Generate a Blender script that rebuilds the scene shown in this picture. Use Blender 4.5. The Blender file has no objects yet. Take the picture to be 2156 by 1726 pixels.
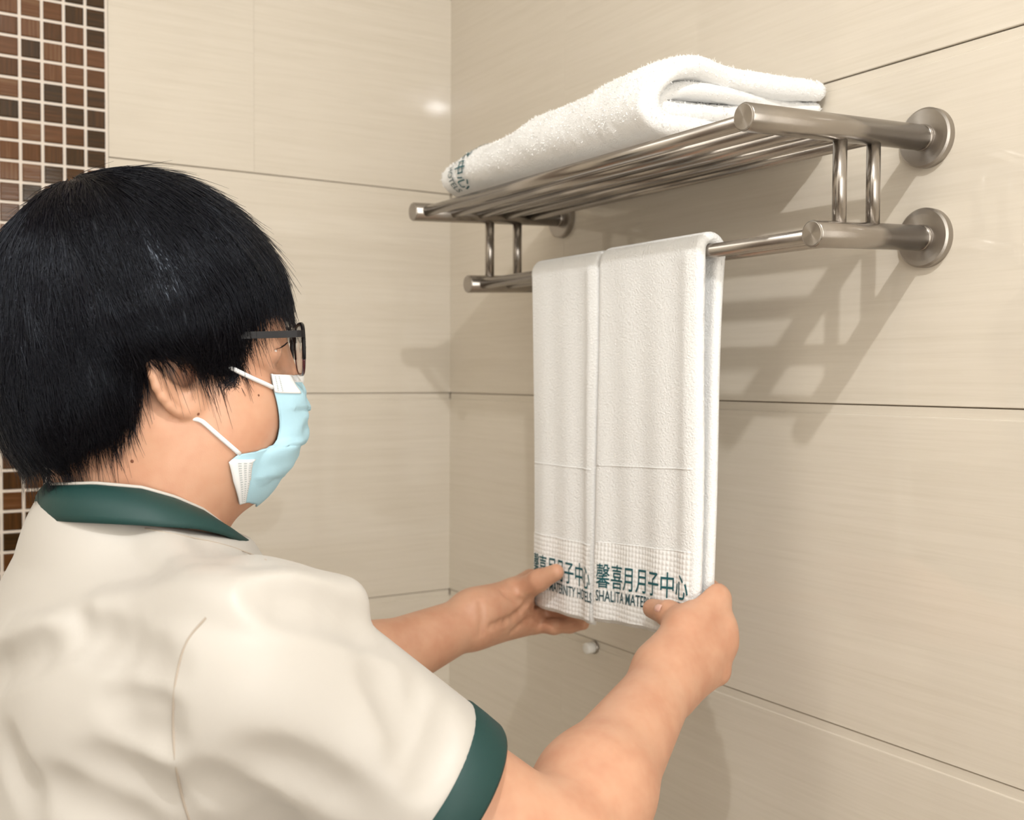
import bpy, bmesh, math, random
import numpy as np
from mathutils import Vector, Matrix

random.seed(7)
rng = np.random.default_rng(7)
scn = bpy.context.scene
COL = scn.collection

# ---------------------------------------------------------------- camera
CAM = np.array([1.4171, -0.7814, 1.5222])
YAW, PITCH, ROLL, FPX = 0.5624, -0.0296, 0.0046, 2235.9
IW, IH = 2156, 1726
_f = np.array([-math.cos(YAW) * math.cos(PITCH), math.sin(YAW) * math.cos(PITCH), math.sin(PITCH)])
_r = np.cross(_f, [0, 0, 1.0]); _r /= np.linalg.norm(_r)
_u = np.cross(_r, _f)
_c, _s = math.cos(ROLL), math.sin(ROLL)
_r, _u = _c * _r + _s * _u, -_s * _r + _c * _u
cam_d = bpy.data.cameras.new('camera')
cam_d.sensor_fit = 'HORIZONTAL'; cam_d.sensor_width = 36.0
cam_d.lens = 36.0 * FPX / IW
cam_d.clip_start = 0.02
cam_d.dof.use_dof = True
cam_d.dof.focus_distance = 0.80
cam_d.dof.aperture_fstop = 9.0
cam = bpy.data.objects.new('camera', cam_d); COL.objects.link(cam)
cam.matrix_world = Matrix(((_r[0], _u[0], -_f[0], CAM[0]), (_r[1], _u[1], -_f[1], CAM[1]), (_r[2], _u[2], -_f[2], CAM[2]), (0, 0, 0, 1)))
scn.camera = cam

# ---------------------------------------------------------------- world and exposure
w = bpy.data.worlds.new('world'); scn.world = w; w.use_nodes = True
w.node_tree.nodes['Background'].inputs[0].default_value = (1.0, 0.93, 0.85, 1)
w.node_tree.nodes['Background'].inputs[1].default_value = 0.05
scn.view_settings.view_transform = 'Standard'
scn.view_settings.look = 'None'
scn.view_settings.gamma = 1.0
scn.view_settings.use_curve_mapping = False
scn.view_settings.exposure = 0.65

ROOM_X, ROOM_Y, CEIL = 2.5, -1.75, 2.350
# ceiling downlights: position (x, y), power, lens diameter
DOWNLIGHTS = [((1.417, -0.735), 14.5, 0.026)]
FILL_PANELS = [((2.05, -1.20), 1.5, 0.60), ((0.95, -1.40), 3.0, 0.60)]      # unseen square panels added as soft fill light: centre, power, side
KEYCOL = (1.0, 0.995, 0.98)
FILLCOL = (1.0, 0.975, 0.925)
FILL_WINDOW = (12.0, (-0.78, 1.50), (1.20, 1.25))        # unseen pane added as fill light opposite the corner: power, centre (y, z), size

# ---------------------------------------------------------------- helpers: pixels and points
def ray(px, py):
    return _f + (px - IW / 2) / FPX * _r - (py - IH / 2) / FPX * _u
def at(px, py, D):
    return CAM + D * ray(px, py)
def on_y(px, py, y):
    d = ray(px, py); return CAM + d * ((y - CAM[1]) / d[1])

# ---------------------------------------------------------------- helpers: objects
def link(o, parent=None):
    COL.objects.link(o)
    if parent is not None: o.parent = parent
    return o
def world_loc(o):
    v = Vector((0, 0, 0))
    while o is not None:
        v += o.location; o = o.parent
    return np.array(v)
def mk(name, verts, faces, mat, parent=None, smooth=True, loc=None):
    """mesh object from world-space vertices; loc = object origin in world space"""
    base = world_loc(parent) if parent is not None else np.zeros(3)
    origin = np.array(loc) if loc is not None else base
    V = np.asarray(verts, dtype=np.float64) - origin
    me = bpy.data.meshes.new(name)
    me.from_pydata(V.tolist(), [], [tuple(int(i) for i in f) for f in faces] if not isinstance(faces, np.ndarray) else faces.tolist())
    me.update()
    if smooth:
        me.polygons.foreach_set('use_smooth', [True] * len(me.polygons))
    if mat is not None: me.materials.append(mat)
    o = bpy.data.objects.new(name, me)
    o.location = origin - base
    return link(o, parent)
def empty(name, loc):
    o = bpy.data.objects.new(name, None); o.location = loc; o.empty_display_size = 0.05
    return link(o)
def tag(o, label=None, category=None, group=None, kind=None):
    if label: o['label'] = label
    if category: o['category'] = category
    if group: o['group'] = group
    if kind: o['kind'] = kind
    return o
class MB:
    """collects vertices and faces"""
    def __init__(s): s.v = []; s.f = []
    def add(s, v, f):
        n = len(s.v); s.v += [tuple(x) for x in v]; s.f += [tuple(i + n for i in q) for q in f]; return s
    def box(s, x0, x1, y0, y1, z0, z1):
        v = [(x0, y0, z0), (x1, y0, z0), (x1, y1, z0), (x0, y1, z0), (x0, y0, z1), (x1, y0, z1), (x1, y1, z1), (x0, y1, z1)]
        return s.add(v, [(0, 3, 2, 1), (4, 5, 6, 7), (0, 1, 5, 4), (1, 2, 6, 5), (2, 3, 7, 6), (3, 0, 4, 7)])
def frame_of(d):
    d = np.asarray(d, float); d = d / np.linalg.norm(d)
    a = np.array([0, 0, 1.0]) if abs(d[2]) < 0.9 else np.array([1.0, 0, 0])
    x = np.cross(a, d); x /= np.linalg.norm(x)
    return x, np.cross(d, x), d
def lathe(p0, p1, prof, n=40):
    """profile [(t along axis in metres, radius)] around the axis p0 -> p1; closed ends if radius 0"""
    x, y, d = frame_of(np.asarray(p1, float) - np.asarray(p0, float))
    v = []; f = []
    for t, r in prof:
        for k in range(n):
            a = 2 * math.pi * k / n
            v.append(np.asarray(p0) + d * t + r * (math.cos(a) * x + math.sin(a) * y))
    for i in range(len(prof) - 1):
        for k in range(n):
            k2 = (k + 1) % n
            f.append((i * n + k, i * n + k2, (i + 1) * n + k2, (i + 1) * n + k))
    f.append(tuple(range(n - 1, -1, -1)))
    f.append(tuple((len(prof) - 1) * n + k for k in range(n)))
    return v, f
def tube(path, rad, n=10, cap=True, flat=None):
    """tube along a polyline, rad scalar or list"""
    P = np.asarray(path, float); m = len(P)
    R = np.full(m, rad) if np.isscalar(rad) else np.asarray(rad, float)
    T = np.gradient(P, axis=0); T /= np.linalg.norm(T, axis=1)[:, None]
    x, y, d = frame_of(T[0]); v = []; f = []
    for i in range(m):
        x = x - T[i] * np.dot(x, T[i]); x /= np.linalg.norm(x); y = np.cross(T[i], x)
        for k in range(n):
            a = 2 * math.pi * k / n
            v.append(P[i] + R[i] * (math.cos(a) * x + math.sin(a) * y))
    for i in range(m - 1):
        for k in range(n):
            k2 = (k + 1) % n
            f.append((i * n + k, i * n + k2, (i + 1) * n + k2, (i + 1) * n + k))
    if cap:
        f.append(tuple(range(n - 1, -1, -1))); f.append(tuple((m - 1) * n + k for k in range(n)))
    return v, f
def spline(pts, n):
    """Catmull-Rom through the points"""
    P = np.asarray(pts, float); m = len(P)
    P = np.vstack([2 * P[0] - P[1], P, 2 * P[-1] - P[-2]])
    out = []
    for q in np.linspace(0, m - 1 - 1e-9, n):
        i = int(q); t = q - i
        a, b, c, d = P[i], P[i + 1], P[i + 2], P[i + 3]
        out.append(0.5 * (2 * b + (c - a) * t + (2 * a - 5 * b + 4 * c - d) * t * t + (3 * b - a - 3 * c + d) * t ** 3))
    return np.array(out)

# ---------------------------------------------------------------- materials
def mat_new(name, color=(0.8, 0.8, 0.8), rough=0.5, metal=0.0, **kw):
    m = bpy.data.materials.new(name); m.use_nodes = True
    nt = m.node_tree; b = nt.nodes['Principled BSDF']
    b.inputs['Base Color'].default_value = (*color, 1)
    b.inputs['Roughness'].default_value = rough
    b.inputs['Metallic'].default_value = metal
    for k, v in kw.items():
        b.inputs[k.replace('_', ' ')].default_value = v
    return m, nt, b
def nd(nt, t, **kw):
    n = nt.nodes.new(t)
    for k, v in kw.items(): setattr(n, k, v)
    return n
def ramp(nt, fac, stops):
    r = nd(nt, 'ShaderNodeValToRGB')
    e = r.color_ramp.elements
    while len(e) < len(stops): e.new(0.5)
    for q, (p, c) in zip(e, stops):
        q.position = p; q.color = (*c, 1)
    nt.links.new(fac, r.inputs[0]); return r.outputs[0]
def coords(nt, scale, kind='Object'):
    tc = nd(nt, 'ShaderNodeTexCoord'); mp = nd(nt, 'ShaderNodeMapping')
    mp.inputs['Scale'].default_value = scale
    nt.links.new(tc.outputs[kind], mp.inputs[0]); return mp.outputs[0]
def noise(nt, vec, scale, detail=3.0, rough=0.5):
    n = nd(nt, 'ShaderNodeTexNoise')
    n.inputs['Scale'].default_value = scale; n.inputs['Detail'].default_value = detail; n.inputs['Roughness'].default_value = rough
    nt.links.new(vec, n.inputs['Vector']); return n.outputs['Fac']
def bump(nt, b, h, strength, dist):
    n = nd(nt, 'ShaderNodeBump'); n.inputs['Strength'].default_value = strength; n.inputs['Distance'].default_value = dist
    nt.links.new(h, n.inputs['Height']); nt.links.new(n.outputs[0], b.inputs['Normal'])

def tile_mat(name, along):
    m, nt, b = mat_new(name, rough=0.045)
    sc = (3, 60, 160) if along == 'x' else (60, 3, 160)
    v = coords(nt, sc); n1 = noise(nt, v, 1.0, 4, 0.6)
    v2 = coords(nt, (1, 1, 1)); n2 = noise(nt, v2, 5.0, 2)
    sc3 = (14, 60, 420) if along == 'x' else (60, 14, 420)
    n3 = noise(nt, coords(nt, sc3), 1.0, 3, 0.6)
    mx = nd(nt, 'ShaderNodeMath', operation='MULTIPLY_ADD'); mx.inputs[1].default_value = 0.45
    nt.links.new(n1, mx.inputs[0])
    m2 = nd(nt, 'ShaderNodeMath', operation='MULTIPLY'); m2.inputs[1].default_value = 0.35
    nt.links.new(n3, m2.inputs[0]); 
    m3 = nd(nt, 'ShaderNodeMath', operation='MULTIPLY_ADD'); m3.inputs[1].default_value = 0.2
    nt.links.new(n2, m3.inputs[0]); nt.links.new(m2.outputs[0], m3.inputs[2]); nt.links.new(m3.outputs[0], mx.inputs[2])
    c = ramp(nt, mx.outputs[0], [(0.33, (0.62, 0.56, 0.47)), (0.5, (0.665, 0.605, 0.517)), (0.68, (0.70, 0.64, 0.552))])
    nt.links.new(c, b.inputs['Base Color'])
    return m
M = {}
M['tile_x'] = tile_mat('beige_tile_x', 'x')
M['tile_y'] = tile_mat('beige_tile_y', 'y')
M['grout'] = mat_new('tile_grout', (0.36, 0.29, 0.22), 0.8)[0]
M['mosaic_grout'] = mat_new('mosaic_grout', (0.74, 0.66, 0.58), 0.6)[0]
M['floor'] = mat_new('floor_tile', (0.58, 0.51, 0.42), 0.35)[0]
M['plaster'] = mat_new('warm_white_plaster', (0.83, 0.79, 0.71), 0.7)[0]
M['ceiling'] = mat_new('ceiling_paint', (0.84, 0.83, 0.80), 0.7)[0]
M['white_plastic'] = mat_new('white_plastic', (0.80, 0.79, 0.76), 0.35)[0]
M['dark_wood'] = mat_new('door_wood', (0.10, 0.055, 0.03), 0.4)[0]

def mosaic_mat(name, vertical):
    m, nt, b = mat_new(name, rough=0.10)
    oi = nd(nt, 'ShaderNodeObjectInfo')
    tc = nd(nt, 'ShaderNodeTexCoord'); mp = nd(nt, 'ShaderNodeMapping')
    mp.inputs['Scale'].default_value = (1, 330, 12) if vertical else (1, 12, 330)
    off = nd(nt, 'ShaderNodeVectorMath', operation='SCALE'); off.inputs[0].default_value = (5, 9, 7)
    nt.links.new(oi.outputs['Random'], off.inputs['Scale'])
    nt.links.new(off.outputs[0], mp.inputs['Location'])
    nt.links.new(tc.outputs['Object'], mp.inputs[0])
    n1 = noise(nt, mp.outputs[0], 1.0, 3, 0.6)
    mth = nd(nt, 'ShaderNodeMath', operation='MULTIPLY_ADD'); mth.inputs[1].default_value = 0.55
    m2 = nd(nt, 'ShaderNodeMath', operation='MULTIPLY'); m2.inputs[1].default_value = 0.5
    nt.links.new(oi.outputs['Random'], m2.inputs[0])
    nt.links.new(n1, mth.inputs[0]); nt.links.new(m2.outputs[0], mth.inputs[2])
    c = ramp(nt, mth.outputs[0], [(0.18, (0.020, 0.010, 0.002)), (0.38, (0.044, 0.019, 0.004)), (0.55, (0.090, 0.034, 0.009)), (0.72, (0.125, 0.050, 0.018)), (0.9, (0.20, 0.11, 0.055))])
    nt.links.new(c, b.inputs['Base Color'])
    bump(nt, b, n1, 0.12, 0.001)
    return m
M['mosaic_v'] = mosaic_mat('brown_glass_vertical', True)
M['mosaic_h'] = mosaic_mat('brown_glass_horizontal', False)

def steel(name, axis=None):
    m, nt, b = mat_new(name, (0.40, 0.37, 0.34), 0.25, 1.0)
    if axis:
        b.inputs['Anisotropic'].default_value = 0.85
        b.inputs['Roughness'].default_value = 0.33
        t = nd(nt, 'ShaderNodeTangent'); t.direction_type = 'RADIAL'; t.axis = axis
        nt.links.new(t.outputs[0], b.inputs['Tangent'])
    else:
        v = coords(nt, (1, 1, 1)); n1 = noise(nt, v, 900, 2)
        bump(nt, b, n1, 0.04, 0.0004)
    return m
M['steel'] = steel('brushed_steel')
M['steel_face'] = steel('radial_brushed_steel', 'Y')

def terry(name, bscale, bstr, dist):
    m, nt, b = mat_new(name, (0.91, 0.91, 0.90), 0.9)
    b.inputs['Sheen Weight'].default_value = 0.25
    b.inputs['Specular IOR Level'].default_value = 0.1
    v = coords(nt, (1, 1, 1))
    n1 = noise(nt, v, bscale, 3, 0.65)
    bump(nt, b, n1, bstr, dist)
    return m
M['terry'] = terry('white_terry', 520, 0.8, 0.0022)
M['terry_loop'] = terry('white_terry_loop', 700, 0.5, 0.002)
M['pile'] = mat_new('terry_pile', (0.91, 0.905, 0.89), 0.9)[0]
def dobby():
    m, nt, b = mat_new('white_dobby_weave', (0.91, 0.91, 0.90), 0.85)
    b.inputs['Specular IOR Level'].default_value = 0.15
    v = coords(nt, (215, 1, 215)); vo = nd(nt, 'ShaderNodeTexVoronoi'); vo.inputs['Scale'].default_value = 1.0
    vo.inputs['Randomness'].default_value = 0.12
    nt.links.new(v, vo.inputs['Vector'])
    inv = nd(nt, 'ShaderNodeMath', operation='SUBTRACT'); inv.inputs[0].default_value = 1.0
    nt.links.new(vo.outputs['Distance'], inv.inputs[1])
    bump(nt, b, inv.outputs[0], 0.7, 0.0016)
    return m
M['dobby'] = dobby()
M['ink'] = mat_new('teal_lettering', (0.010, 0.10, 0.12), 0.8)[0]
M['ink_grey'] = mat_new('grey_teal_lettering', (0.03, 0.09, 0.11), 0.8)[0]

def skin_mat():
    m, nt, b = mat_new('skin', (0.66, 0.36, 0.23), 0.46)
    v = coords(nt, (1, 1, 1))
    n1 = noise(nt, v, 28, 3, 0.6)
    c = ramp(nt, n1, [(0.3, (0.53, 0.265, 0.165)), (0.55, (0.59, 0.325, 0.21)), (0.8, (0.62, 0.365, 0.245))])
    nt.links.new(c, b.inputs['Base Color'])
    b.inputs['Subsurface Weight'].default_value = 0.12
    b.inputs['Subsurface Radius'].default_value = (1.0, 0.4, 0.25)
    b.inputs['Subsurface Scale'].default_value = 0.006
    n2 = noise(nt, v, 900, 2)
    bump(nt, b, n2, 0.08, 0.0006)
    return m, nt, b
M['skin'], SKIN_NT, SKIN_B = skin_mat()
def shirt_mat():
    m, nt, b = mat_new('cream_satin', (0.495, 0.466, 0.428), 0.45)
    b.inputs['Sheen Weight'].default_value = 0.15
    n2 = noise(nt, coords(nt, (1, 1, 1)), 1500, 2)
    bump(nt, b, n2, 0.06, 0.0004)
    return m
M['shirt'] = shirt_mat()
M['seam'] = mat_new('cream_thread', (0.40, 0.34, 0.28), 0.8)[0]
M['green'] = mat_new('dark_green_twill', (0.002, 0.036, 0.033), 0.6)[0]
M['trousers'] = mat_new('dark_trousers', (0.02, 0.02, 0.025), 0.8)[0]
M['shoe'] = mat_new('black_shoe', (0.012, 0.012, 0.012), 0.4)[0]
def hair_mat():
    m, nt, b = mat_new('black_hair', (0.005, 0.004, 0.006), 0.30)
    b.inputs['Specular IOR Level'].default_value = 0.28
    b.inputs['Specular Tint'].default_value = (0.75, 0.85, 1.0, 1)
    return m
M['hair'] = hair_mat()
M['mask_blue'] = None
def mask_mat():
    m, nt, b = mat_new('pale_blue_nonwoven', (0.42, 0.66, 0.78), 0.75)
    n2 = noise(nt, coords(nt, (1, 1, 1)), 700, 3)
    bump(nt, b, n2, 0.15, 0.0006)
    return m
M['mask_blue'] = mask_mat()
M['mask_white'] = mat_new('white_nonwoven', (0.83, 0.84, 0.85), 0.7)[0]
M['stitch'] = mat_new('embossed_grey', (0.45, 0.50, 0.52), 0.7)[0]
M['black_plastic'] = mat_new('black_acetate', (0.006, 0.005, 0.006), 0.30, **{'Specular_IOR_Level': 0.22})[0]
M['maroon_plastic'] = mat_new('maroon_acetate', (0.06, 0.010, 0.015), 0.2)[0]
M['eye_white'] = mat_new('eye_white', (0.75, 0.70, 0.66), 0.15)[0]
M['eye_dark'] = mat_new('iris_dark', (0.015, 0.008, 0.005), 0.1)[0]
M['mole'] = mat_new('brown_mole', (0.20, 0.07, 0.035), 0.5)[0]
M['nail'] = mat_new('fingernail', (0.74, 0.44, 0.36), 0.28)[0]
def glass_mat():
    m, nt, b = mat_new('lens_glass', (1, 1, 1), 0.02)
    b.inputs['Transmission Weight'].default_value = 1.0
    b.inputs['IOR'].default_value = 1.12
    return m
M['glass'] = glass_mat()
def lamp_mat():
    m, nt, b = mat_new('lamp_lens', (0.9, 0.9, 0.9), 0.3)
    b.inputs['Emission Color'].default_value = (*KEYCOL, 1); b.inputs['Emission Strength'].default_value = 8.0
    return m
M['lamp'] = lamp_mat()

# ---------------------------------------------------------------- the room
TILE_H, TILE_W = 0.300, 0.600
BAND, STEP = 0.0090, 0.0014
def tile_mesh(name, axis, length, height, mat):
    """one wall tile, its face at 0, a slightly recessed band along the top edge with a little ledge"""
    g = 0.0005; h = height - 0.0010; L = length - 0.0002; T = 0.008
    prof = [(T, 0), (0.0006, 0), (0, 0.0006), (0, h - BAND - 0.0004), (0.0001, h - BAND), (STEP, h - BAND + 0.0007), (STEP, h - 0.0005), (STEP + 0.0006, h), (T, h)]
    mb = MB(); n = len(prof)
    for s in (0, 1):
        for d, z in prof:
            mb.v.append((s * L, d, z + g) if axis == 'x' else (-d, -s * L, z + g))
    for i in range(n):
        j = (i + 1) % n
        mb.f.append((i, n + i, n + j, j))
    mb.f.append(tuple(range(n))); mb.f.append(tuple(range(2 * n - 1, n - 1, -1)))
    me = bpy.data.meshes.new(name); me.from_pydata(mb.v, [], mb.f); me.update(); me.materials.append(mat)
    bm = bmesh.new(); bm.from_mesh(me); bmesh.ops.recalc_face_normals(bm, faces=bm.faces); bm.to_mesh(me); bm.free()
    return me

wr = tag(mk('wall_right', *(lambda b: (b.v, b.f))(MB().box(-0.02, ROOM_X, 0.0045, 0.05, 0, CEIL)), M['grout'], smooth=False), kind='structure')
MOSAIC_Y = -0.4932
MOSAIC_END = MOSAIC_Y - 0.025 * 14 - 0.002
wl = tag(mk('wall_left', *(lambda b: (b.v, b.f))(MB().box(-0.05, -0.0045, ROOM_Y, 0.05, 0, CEIL)), M['grout'], smooth=False), kind='structure')
tag(mk('wall_back', *(lambda b: (b.v, b.f))(MB().box(-0.05, ROOM_X + 0.05, ROOM_Y - 0.05, ROOM_Y, 0, CEIL)), M['plaster'], smooth=False), kind='structure')
tag(mk('wall_side', *(lambda b: (b.v, b.f))(MB().box(ROOM_X, ROOM_X + 0.05, ROOM_Y, 0.05, 0, CEIL)), M['plaster'], smooth=False), kind='structure')
tag(mk('floor', *(lambda b: (b.v, b.f))(MB().box(-0.05, ROOM_X + 0.05, ROOM_Y - 0.05, 0.05, -0.05, 0)), M['floor'], smooth=False), kind='structure')
tag(mk('ceiling', *(lambda b: (b.v, b.f))(MB().box(-0.05, ROOM_X + 0.05, ROOM_Y - 0.05, 0.05, CEIL, CEIL + 0.05)), M['ceiling'], smooth=False), kind='structure')

def put_tile(me, x, y, z, parent):
    o = bpy.data.objects.new('wall_tile', me); o.location = (x, y, z); link(o, parent)
meshes = {}
def tiles_on(axis, parent, mat, z, segs):
    """segs: list of (start, end) along the wall, measured from the corner"""
    hgt = min(TILE_H, CEIL - z)
    for a, b_ in segs:
        key = (axis, round(b_ - a, 4), round(hgt, 3))
        if key not in meshes: meshes[key] = tile_mesh('wall_tile', axis, b_ - a, hgt, mat)
        if axis == 'x': put_tile(meshes[key], a, 0, z, parent)
        else: put_tile(meshes[key], 0, -a, z, parent)
for row in range(8):
    z = row * TILE_H
    tiles_on('x', wr, M['tile_x'], z, [(0.0, 0.3), (0.3, 0.96), (0.96, 1.56), (1.56, 2.16), (2.16, ROOM_X)])
    if row in (6,):
        tiles_on('y', wl, M['tile_y'], z, [(0.0, 0.3045), (0.3045, -MOSAIC_Y)])
    else:
        tiles_on('y', wl, M['tile_y'], z, [(0.0, -MOSAIC_Y)])
    tiles_on('y', wl, M['tile_y'], z, [(-MOSAIC_END, -MOSAIC_END + 0.45), (-MOSAIC_END + 0.45, -ROOM_Y)])

# mosaic strip on the left wall: glass tiles on a 25 mm grid in pale grout
mg = mk('mosaic_grout_bed', *(lambda b: (b.v, b.f))(MB().box(-0.0045, -0.0012, MOSAIC_END, MOSAIC_Y - 0.0002, 0, CEIL)), M['mosaic_grout'], wl, smooth=False)
MS, MP = 0.0212, 0.025
def glass_tile_mesh():
    e, d = MS / 2, 0.0012
    v = []; f = []
    for x, q in ((-0.003, e), (0.0002, e), (0.0012, e - d)):
        v += [(x, -q, -q), (x, q, -q), (x, q, q), (x, -q, q)]
    for i in (0, 1):
        for k in range(4):
            k2 = (k + 1) % 4
            f.append((i * 4 + k, i * 4 + k2, i * 4 + 4 + k2, i * 4 + 4 + k))
    f.append((8, 9, 10, 11))
    return v, f
gv, gf = glass_tile_mesh()
gmesh = []
for mname in ('mosaic_v', 'mosaic_h'):
    me = bpy.data.meshes.new('mosaic_tile'); me.from_pydata(gv, [], gf); me.update(); me.materials.append(M[mname]); gmesh.append(me)
MZ0 = 1.9578          # height of one grout line, read off the photograph
rest = {0: MB(), 1: MB()}
r0 = int(math.ceil((0.03 - MZ0) / MP)); r1 = int((CEIL - 0.02 - MZ0) / MP)
for c in range(14):
    yc = MOSAIC_Y - 0.0022 - MP * (c + 0.5)
    for rr_ in range(r0, r1):
        zc = MZ0 + MP * (rr_ + 0.5)
        k = random.random() < 0.45
        tlt = (random.uniform(-0.012, 0.012), random.uniform(-0.012, 0.012))
        if c < 6 and 1.08 < zc < 2.30:
            o = bpy.data.objects.new('mosaic_tile', gmesh[0 if k else 1]); o.location = (0, yc, zc)
            o.rotation_euler = (0, tlt[0], tlt[1]); link(o, wl)
        else:
            rest[0 if k else 1].add([(x, yc + y_, zc + z_) for x, y_, z_ in gv], gf)
for k in (0, 1):
    o = mk('mosaic_tiles', rest[k].v, rest[k].f, M['mosaic_v' if k == 0 else 'mosaic_h'], wl, smooth=False); o['kind'] = 'stuff'

# door beside the photographer
db_ = MB().box(1.35, 2.20, ROOM_Y - 0.01, ROOM_Y + 0.02, 0.0, 2.05)
d1 = tag(mk('door_1', db_.v, db_.f, M['dark_wood'], smooth=False), kind='structure')
hb = MB().box(1.42, 1.44, ROOM_Y + 0.02, ROOM_Y + 0.06, 0.99, 1.01).box(1.42, 1.55, ROOM_Y + 0.05, ROOM_Y + 0.065, 0.99, 1.01)
mk('door_handle', hb.v, hb.f, M['steel'], d1, smooth=False)

# framed pane and area light added out of view to lift the shade
wp, (wy, wz), (ww, wh) = FILL_WINDOW
wb = MB().box(ROOM_X - 0.012, ROOM_X, wy - ww / 2, wy + ww / 2, wz - wh / 2, wz + wh / 2)
win = tag(mk('window_1', wb.v, wb.f, M['white_plastic'], smooth=False), kind='structure')
for a0, a1, c0, c1 in ((-.04, ww + .04, -.04, 0), (-.04, ww + .04, wh, wh + .04), (-.04, 0, 0, wh), (ww, ww + .04, 0, wh), (ww / 2 - .02, ww / 2 + .02, 0, wh)):
    q = MB().box(ROOM_X - 0.03, ROOM_X, wy - ww / 2 + a0, wy - ww / 2 + a1, wz - wh / 2 + c0, wz - wh / 2 + c1)
    mk('window_frame', q.v, q.f, M['white_plastic'], win, smooth=False)
ld = bpy.data.lights.new('window', 'AREA'); ld.shape = 'RECTANGLE'; ld.size = wh; ld.size_y = ww; ld.energy = wp; ld.color = FILLCOL
lo = bpy.data.objects.new('window_light', ld); lo.location = (ROOM_X - 0.014, wy, wz); lo.rotation_euler = (0, math.pi / 2, 0); link(lo, win)

# downlights in the ceiling
for i, ((lx, ly), pw, dia) in enumerate(DOWNLIGHTS):
    t = empty('ceiling_downlight', (lx, ly, CEIL))
    tag(t, 'small recessed ceiling downlight in front of the towel rack', 'downlight')
    R = dia / 2 + 0.004
    mk('trim_ring', *lathe((lx, ly, CEIL), (lx, ly, CEIL - 0.01), [(0, R), (0, R + 0.022), (0.004, R + 0.022), (0.006, R + 0.018), (0.006, R + 0.002), (0.001, R)], 48), M['white_plastic'], t)
    mk('lamp_socket', *lathe((lx, ly, CEIL), (lx, ly, CEIL - 0.01), [(0.0, dia / 2 - 0.004), (0.0035, dia / 2 - 0.004), (0.004, dia / 2 - 0.006)], 32), M['lamp'], t)
    ld = bpy.data.lights.new('downlight', 'POINT'); ld.shadow_soft_size = dia / 2; ld.energy = pw; ld.color = KEYCOL
    lo = bpy.data.objects.new('downlight_bulb', ld); lo.location = (0, 0, -0.0175); link(lo, t)
for i, ((lx, ly), pw, side) in enumerate(FILL_PANELS):  # square ceiling lights added out of view for soft fill
    t = empty('ceiling_panel_light', (lx, ly, CEIL))
    tag(t, ['square white ceiling light panel nearer the door', 'square white ceiling light panel behind the person'][i], 'ceiling light', 'square ceiling light panels')
    h_ = side / 2; fb = MB()
    for a, b_, c, d in ((-h_ - .015, h_ + .015, -h_ - .015, -h_), (-h_ - .015, h_ + .015, h_, h_ + .015), (-h_ - .015, -h_, -h_, h_), (h_, h_ + .015, -h_, h_)):
        fb.box(lx + a, lx + b_, ly + c, ly + d, CEIL - 0.010, CEIL)
    mk('panel_frame', fb.v, fb.f, M['white_plastic'], t, smooth=False)
    db = MB().box(lx - h_, lx + h_, ly - h_, ly + h_, CEIL - 0.004, CEIL)
    mk('diffuser', db.v, db.f, M['white_plastic'], t, smooth=False)
    ld = bpy.data.lights.new('panel', 'AREA'); ld.shape = 'SQUARE'; ld.size = side; ld.energy = pw; ld.color = FILLCOL
    lo = bpy.data.objects.new('panel_light', ld); lo.location = (0, 0, -0.006); link(lo, t)

# ---------------------------------------------------------------- towel rack
XR, XL, ZU, ZL, LU, LL, DR = 0.8379, 0.2987, 1.7271, 1.643, 0.2156, 0.1414, 0.0488
def rp(x, t, z0): return np.array([x, -t * math.cos(DR), z0 - t * math.sin(DR)])
rack = empty('towel_rack', ((XR + XL) / 2, 0, ZL))
tag(rack, 'brushed steel two-tier towel rack on the right wall', 'towel rack')
RT, RB, RPOST = 0.0107, 0.0062, 0.0056
def end_disc(x, t, z0, rad, name):
    c = rp(x, t, z0); y = rp(x, t + 1, z0) - c
    return c, y
for x in (XR, XL):
    for z0, L in ((ZU, LU), (ZL, LL)):
        a, b_ = rp(x, 0.006, z0), rp(x, L - 0.0008, z0)
        ln = np.linalg.norm(b_ - a)
        mk('bracket_arm', *lathe(a, b_, [(0, RT), (ln - 0.0006, RT), (ln, RT - 0.0006)], 48), M['steel'], rack)
        # turned end cap, its axis along local Y so the brushing runs round it
        c = rp(x, L - 0.0008, z0); o = mk('end_cap', *lathe(c, rp(x, L + 0.01, z0), [(0, RT - 0.0006), (0.0007, RT - 0.0008), (0.001, RT - 0.0014)], 48), M['steel_face'], rack, smooth=False, loc=c)
        # wall flange: disc with a bevelled rim
        c = rp(x, 0.0, z0)
        o = mk('wall_flange', *lathe(c, c + [0, -1, 0], [(0, 0.0252), (0.0062, 0.0252), (0.0078, 0.0236), (0.0080, 0.0200), (0.0082, 0.008)], 64), M['steel_face'], rack, smooth=False, loc=c)
        b2 = rp(x, 0.0125, z0)
        mk('collar_ring', *lathe(rp(x, 0.006, z0), rp(x, 0.02, z0), [(0, RT + 0.0004), (0.0052, RT + 0.0004), (0.0056, RT)], 48), M['steel'], rack)
    for t in (0.1100, 0.0700):
        mk('post', *lathe(rp(x, t, ZU), rp(x, t, ZL), [(0.004, RPOST), (ZU - ZL - 0.004, RPOST)], 28), M['steel'], rack)
for t in (0.2009, 0.1643, 0.1277, 0.0908, 0.0535):
    mk('shelf_bar', *lathe(rp(XL, t, ZU), rp(XR, t, ZU), [(0.002, RB), (XR - XL - 0.002, RB)], 28), M['steel'], rack)
for t in (0.1240, 0.0870):
    mk('towel_bar', *lathe(rp(XL, t, ZL), rp(XR, t, ZL), [(0.002, RB), (XR - XL - 0.002, RB)], 28), M['steel'], rack)

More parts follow.
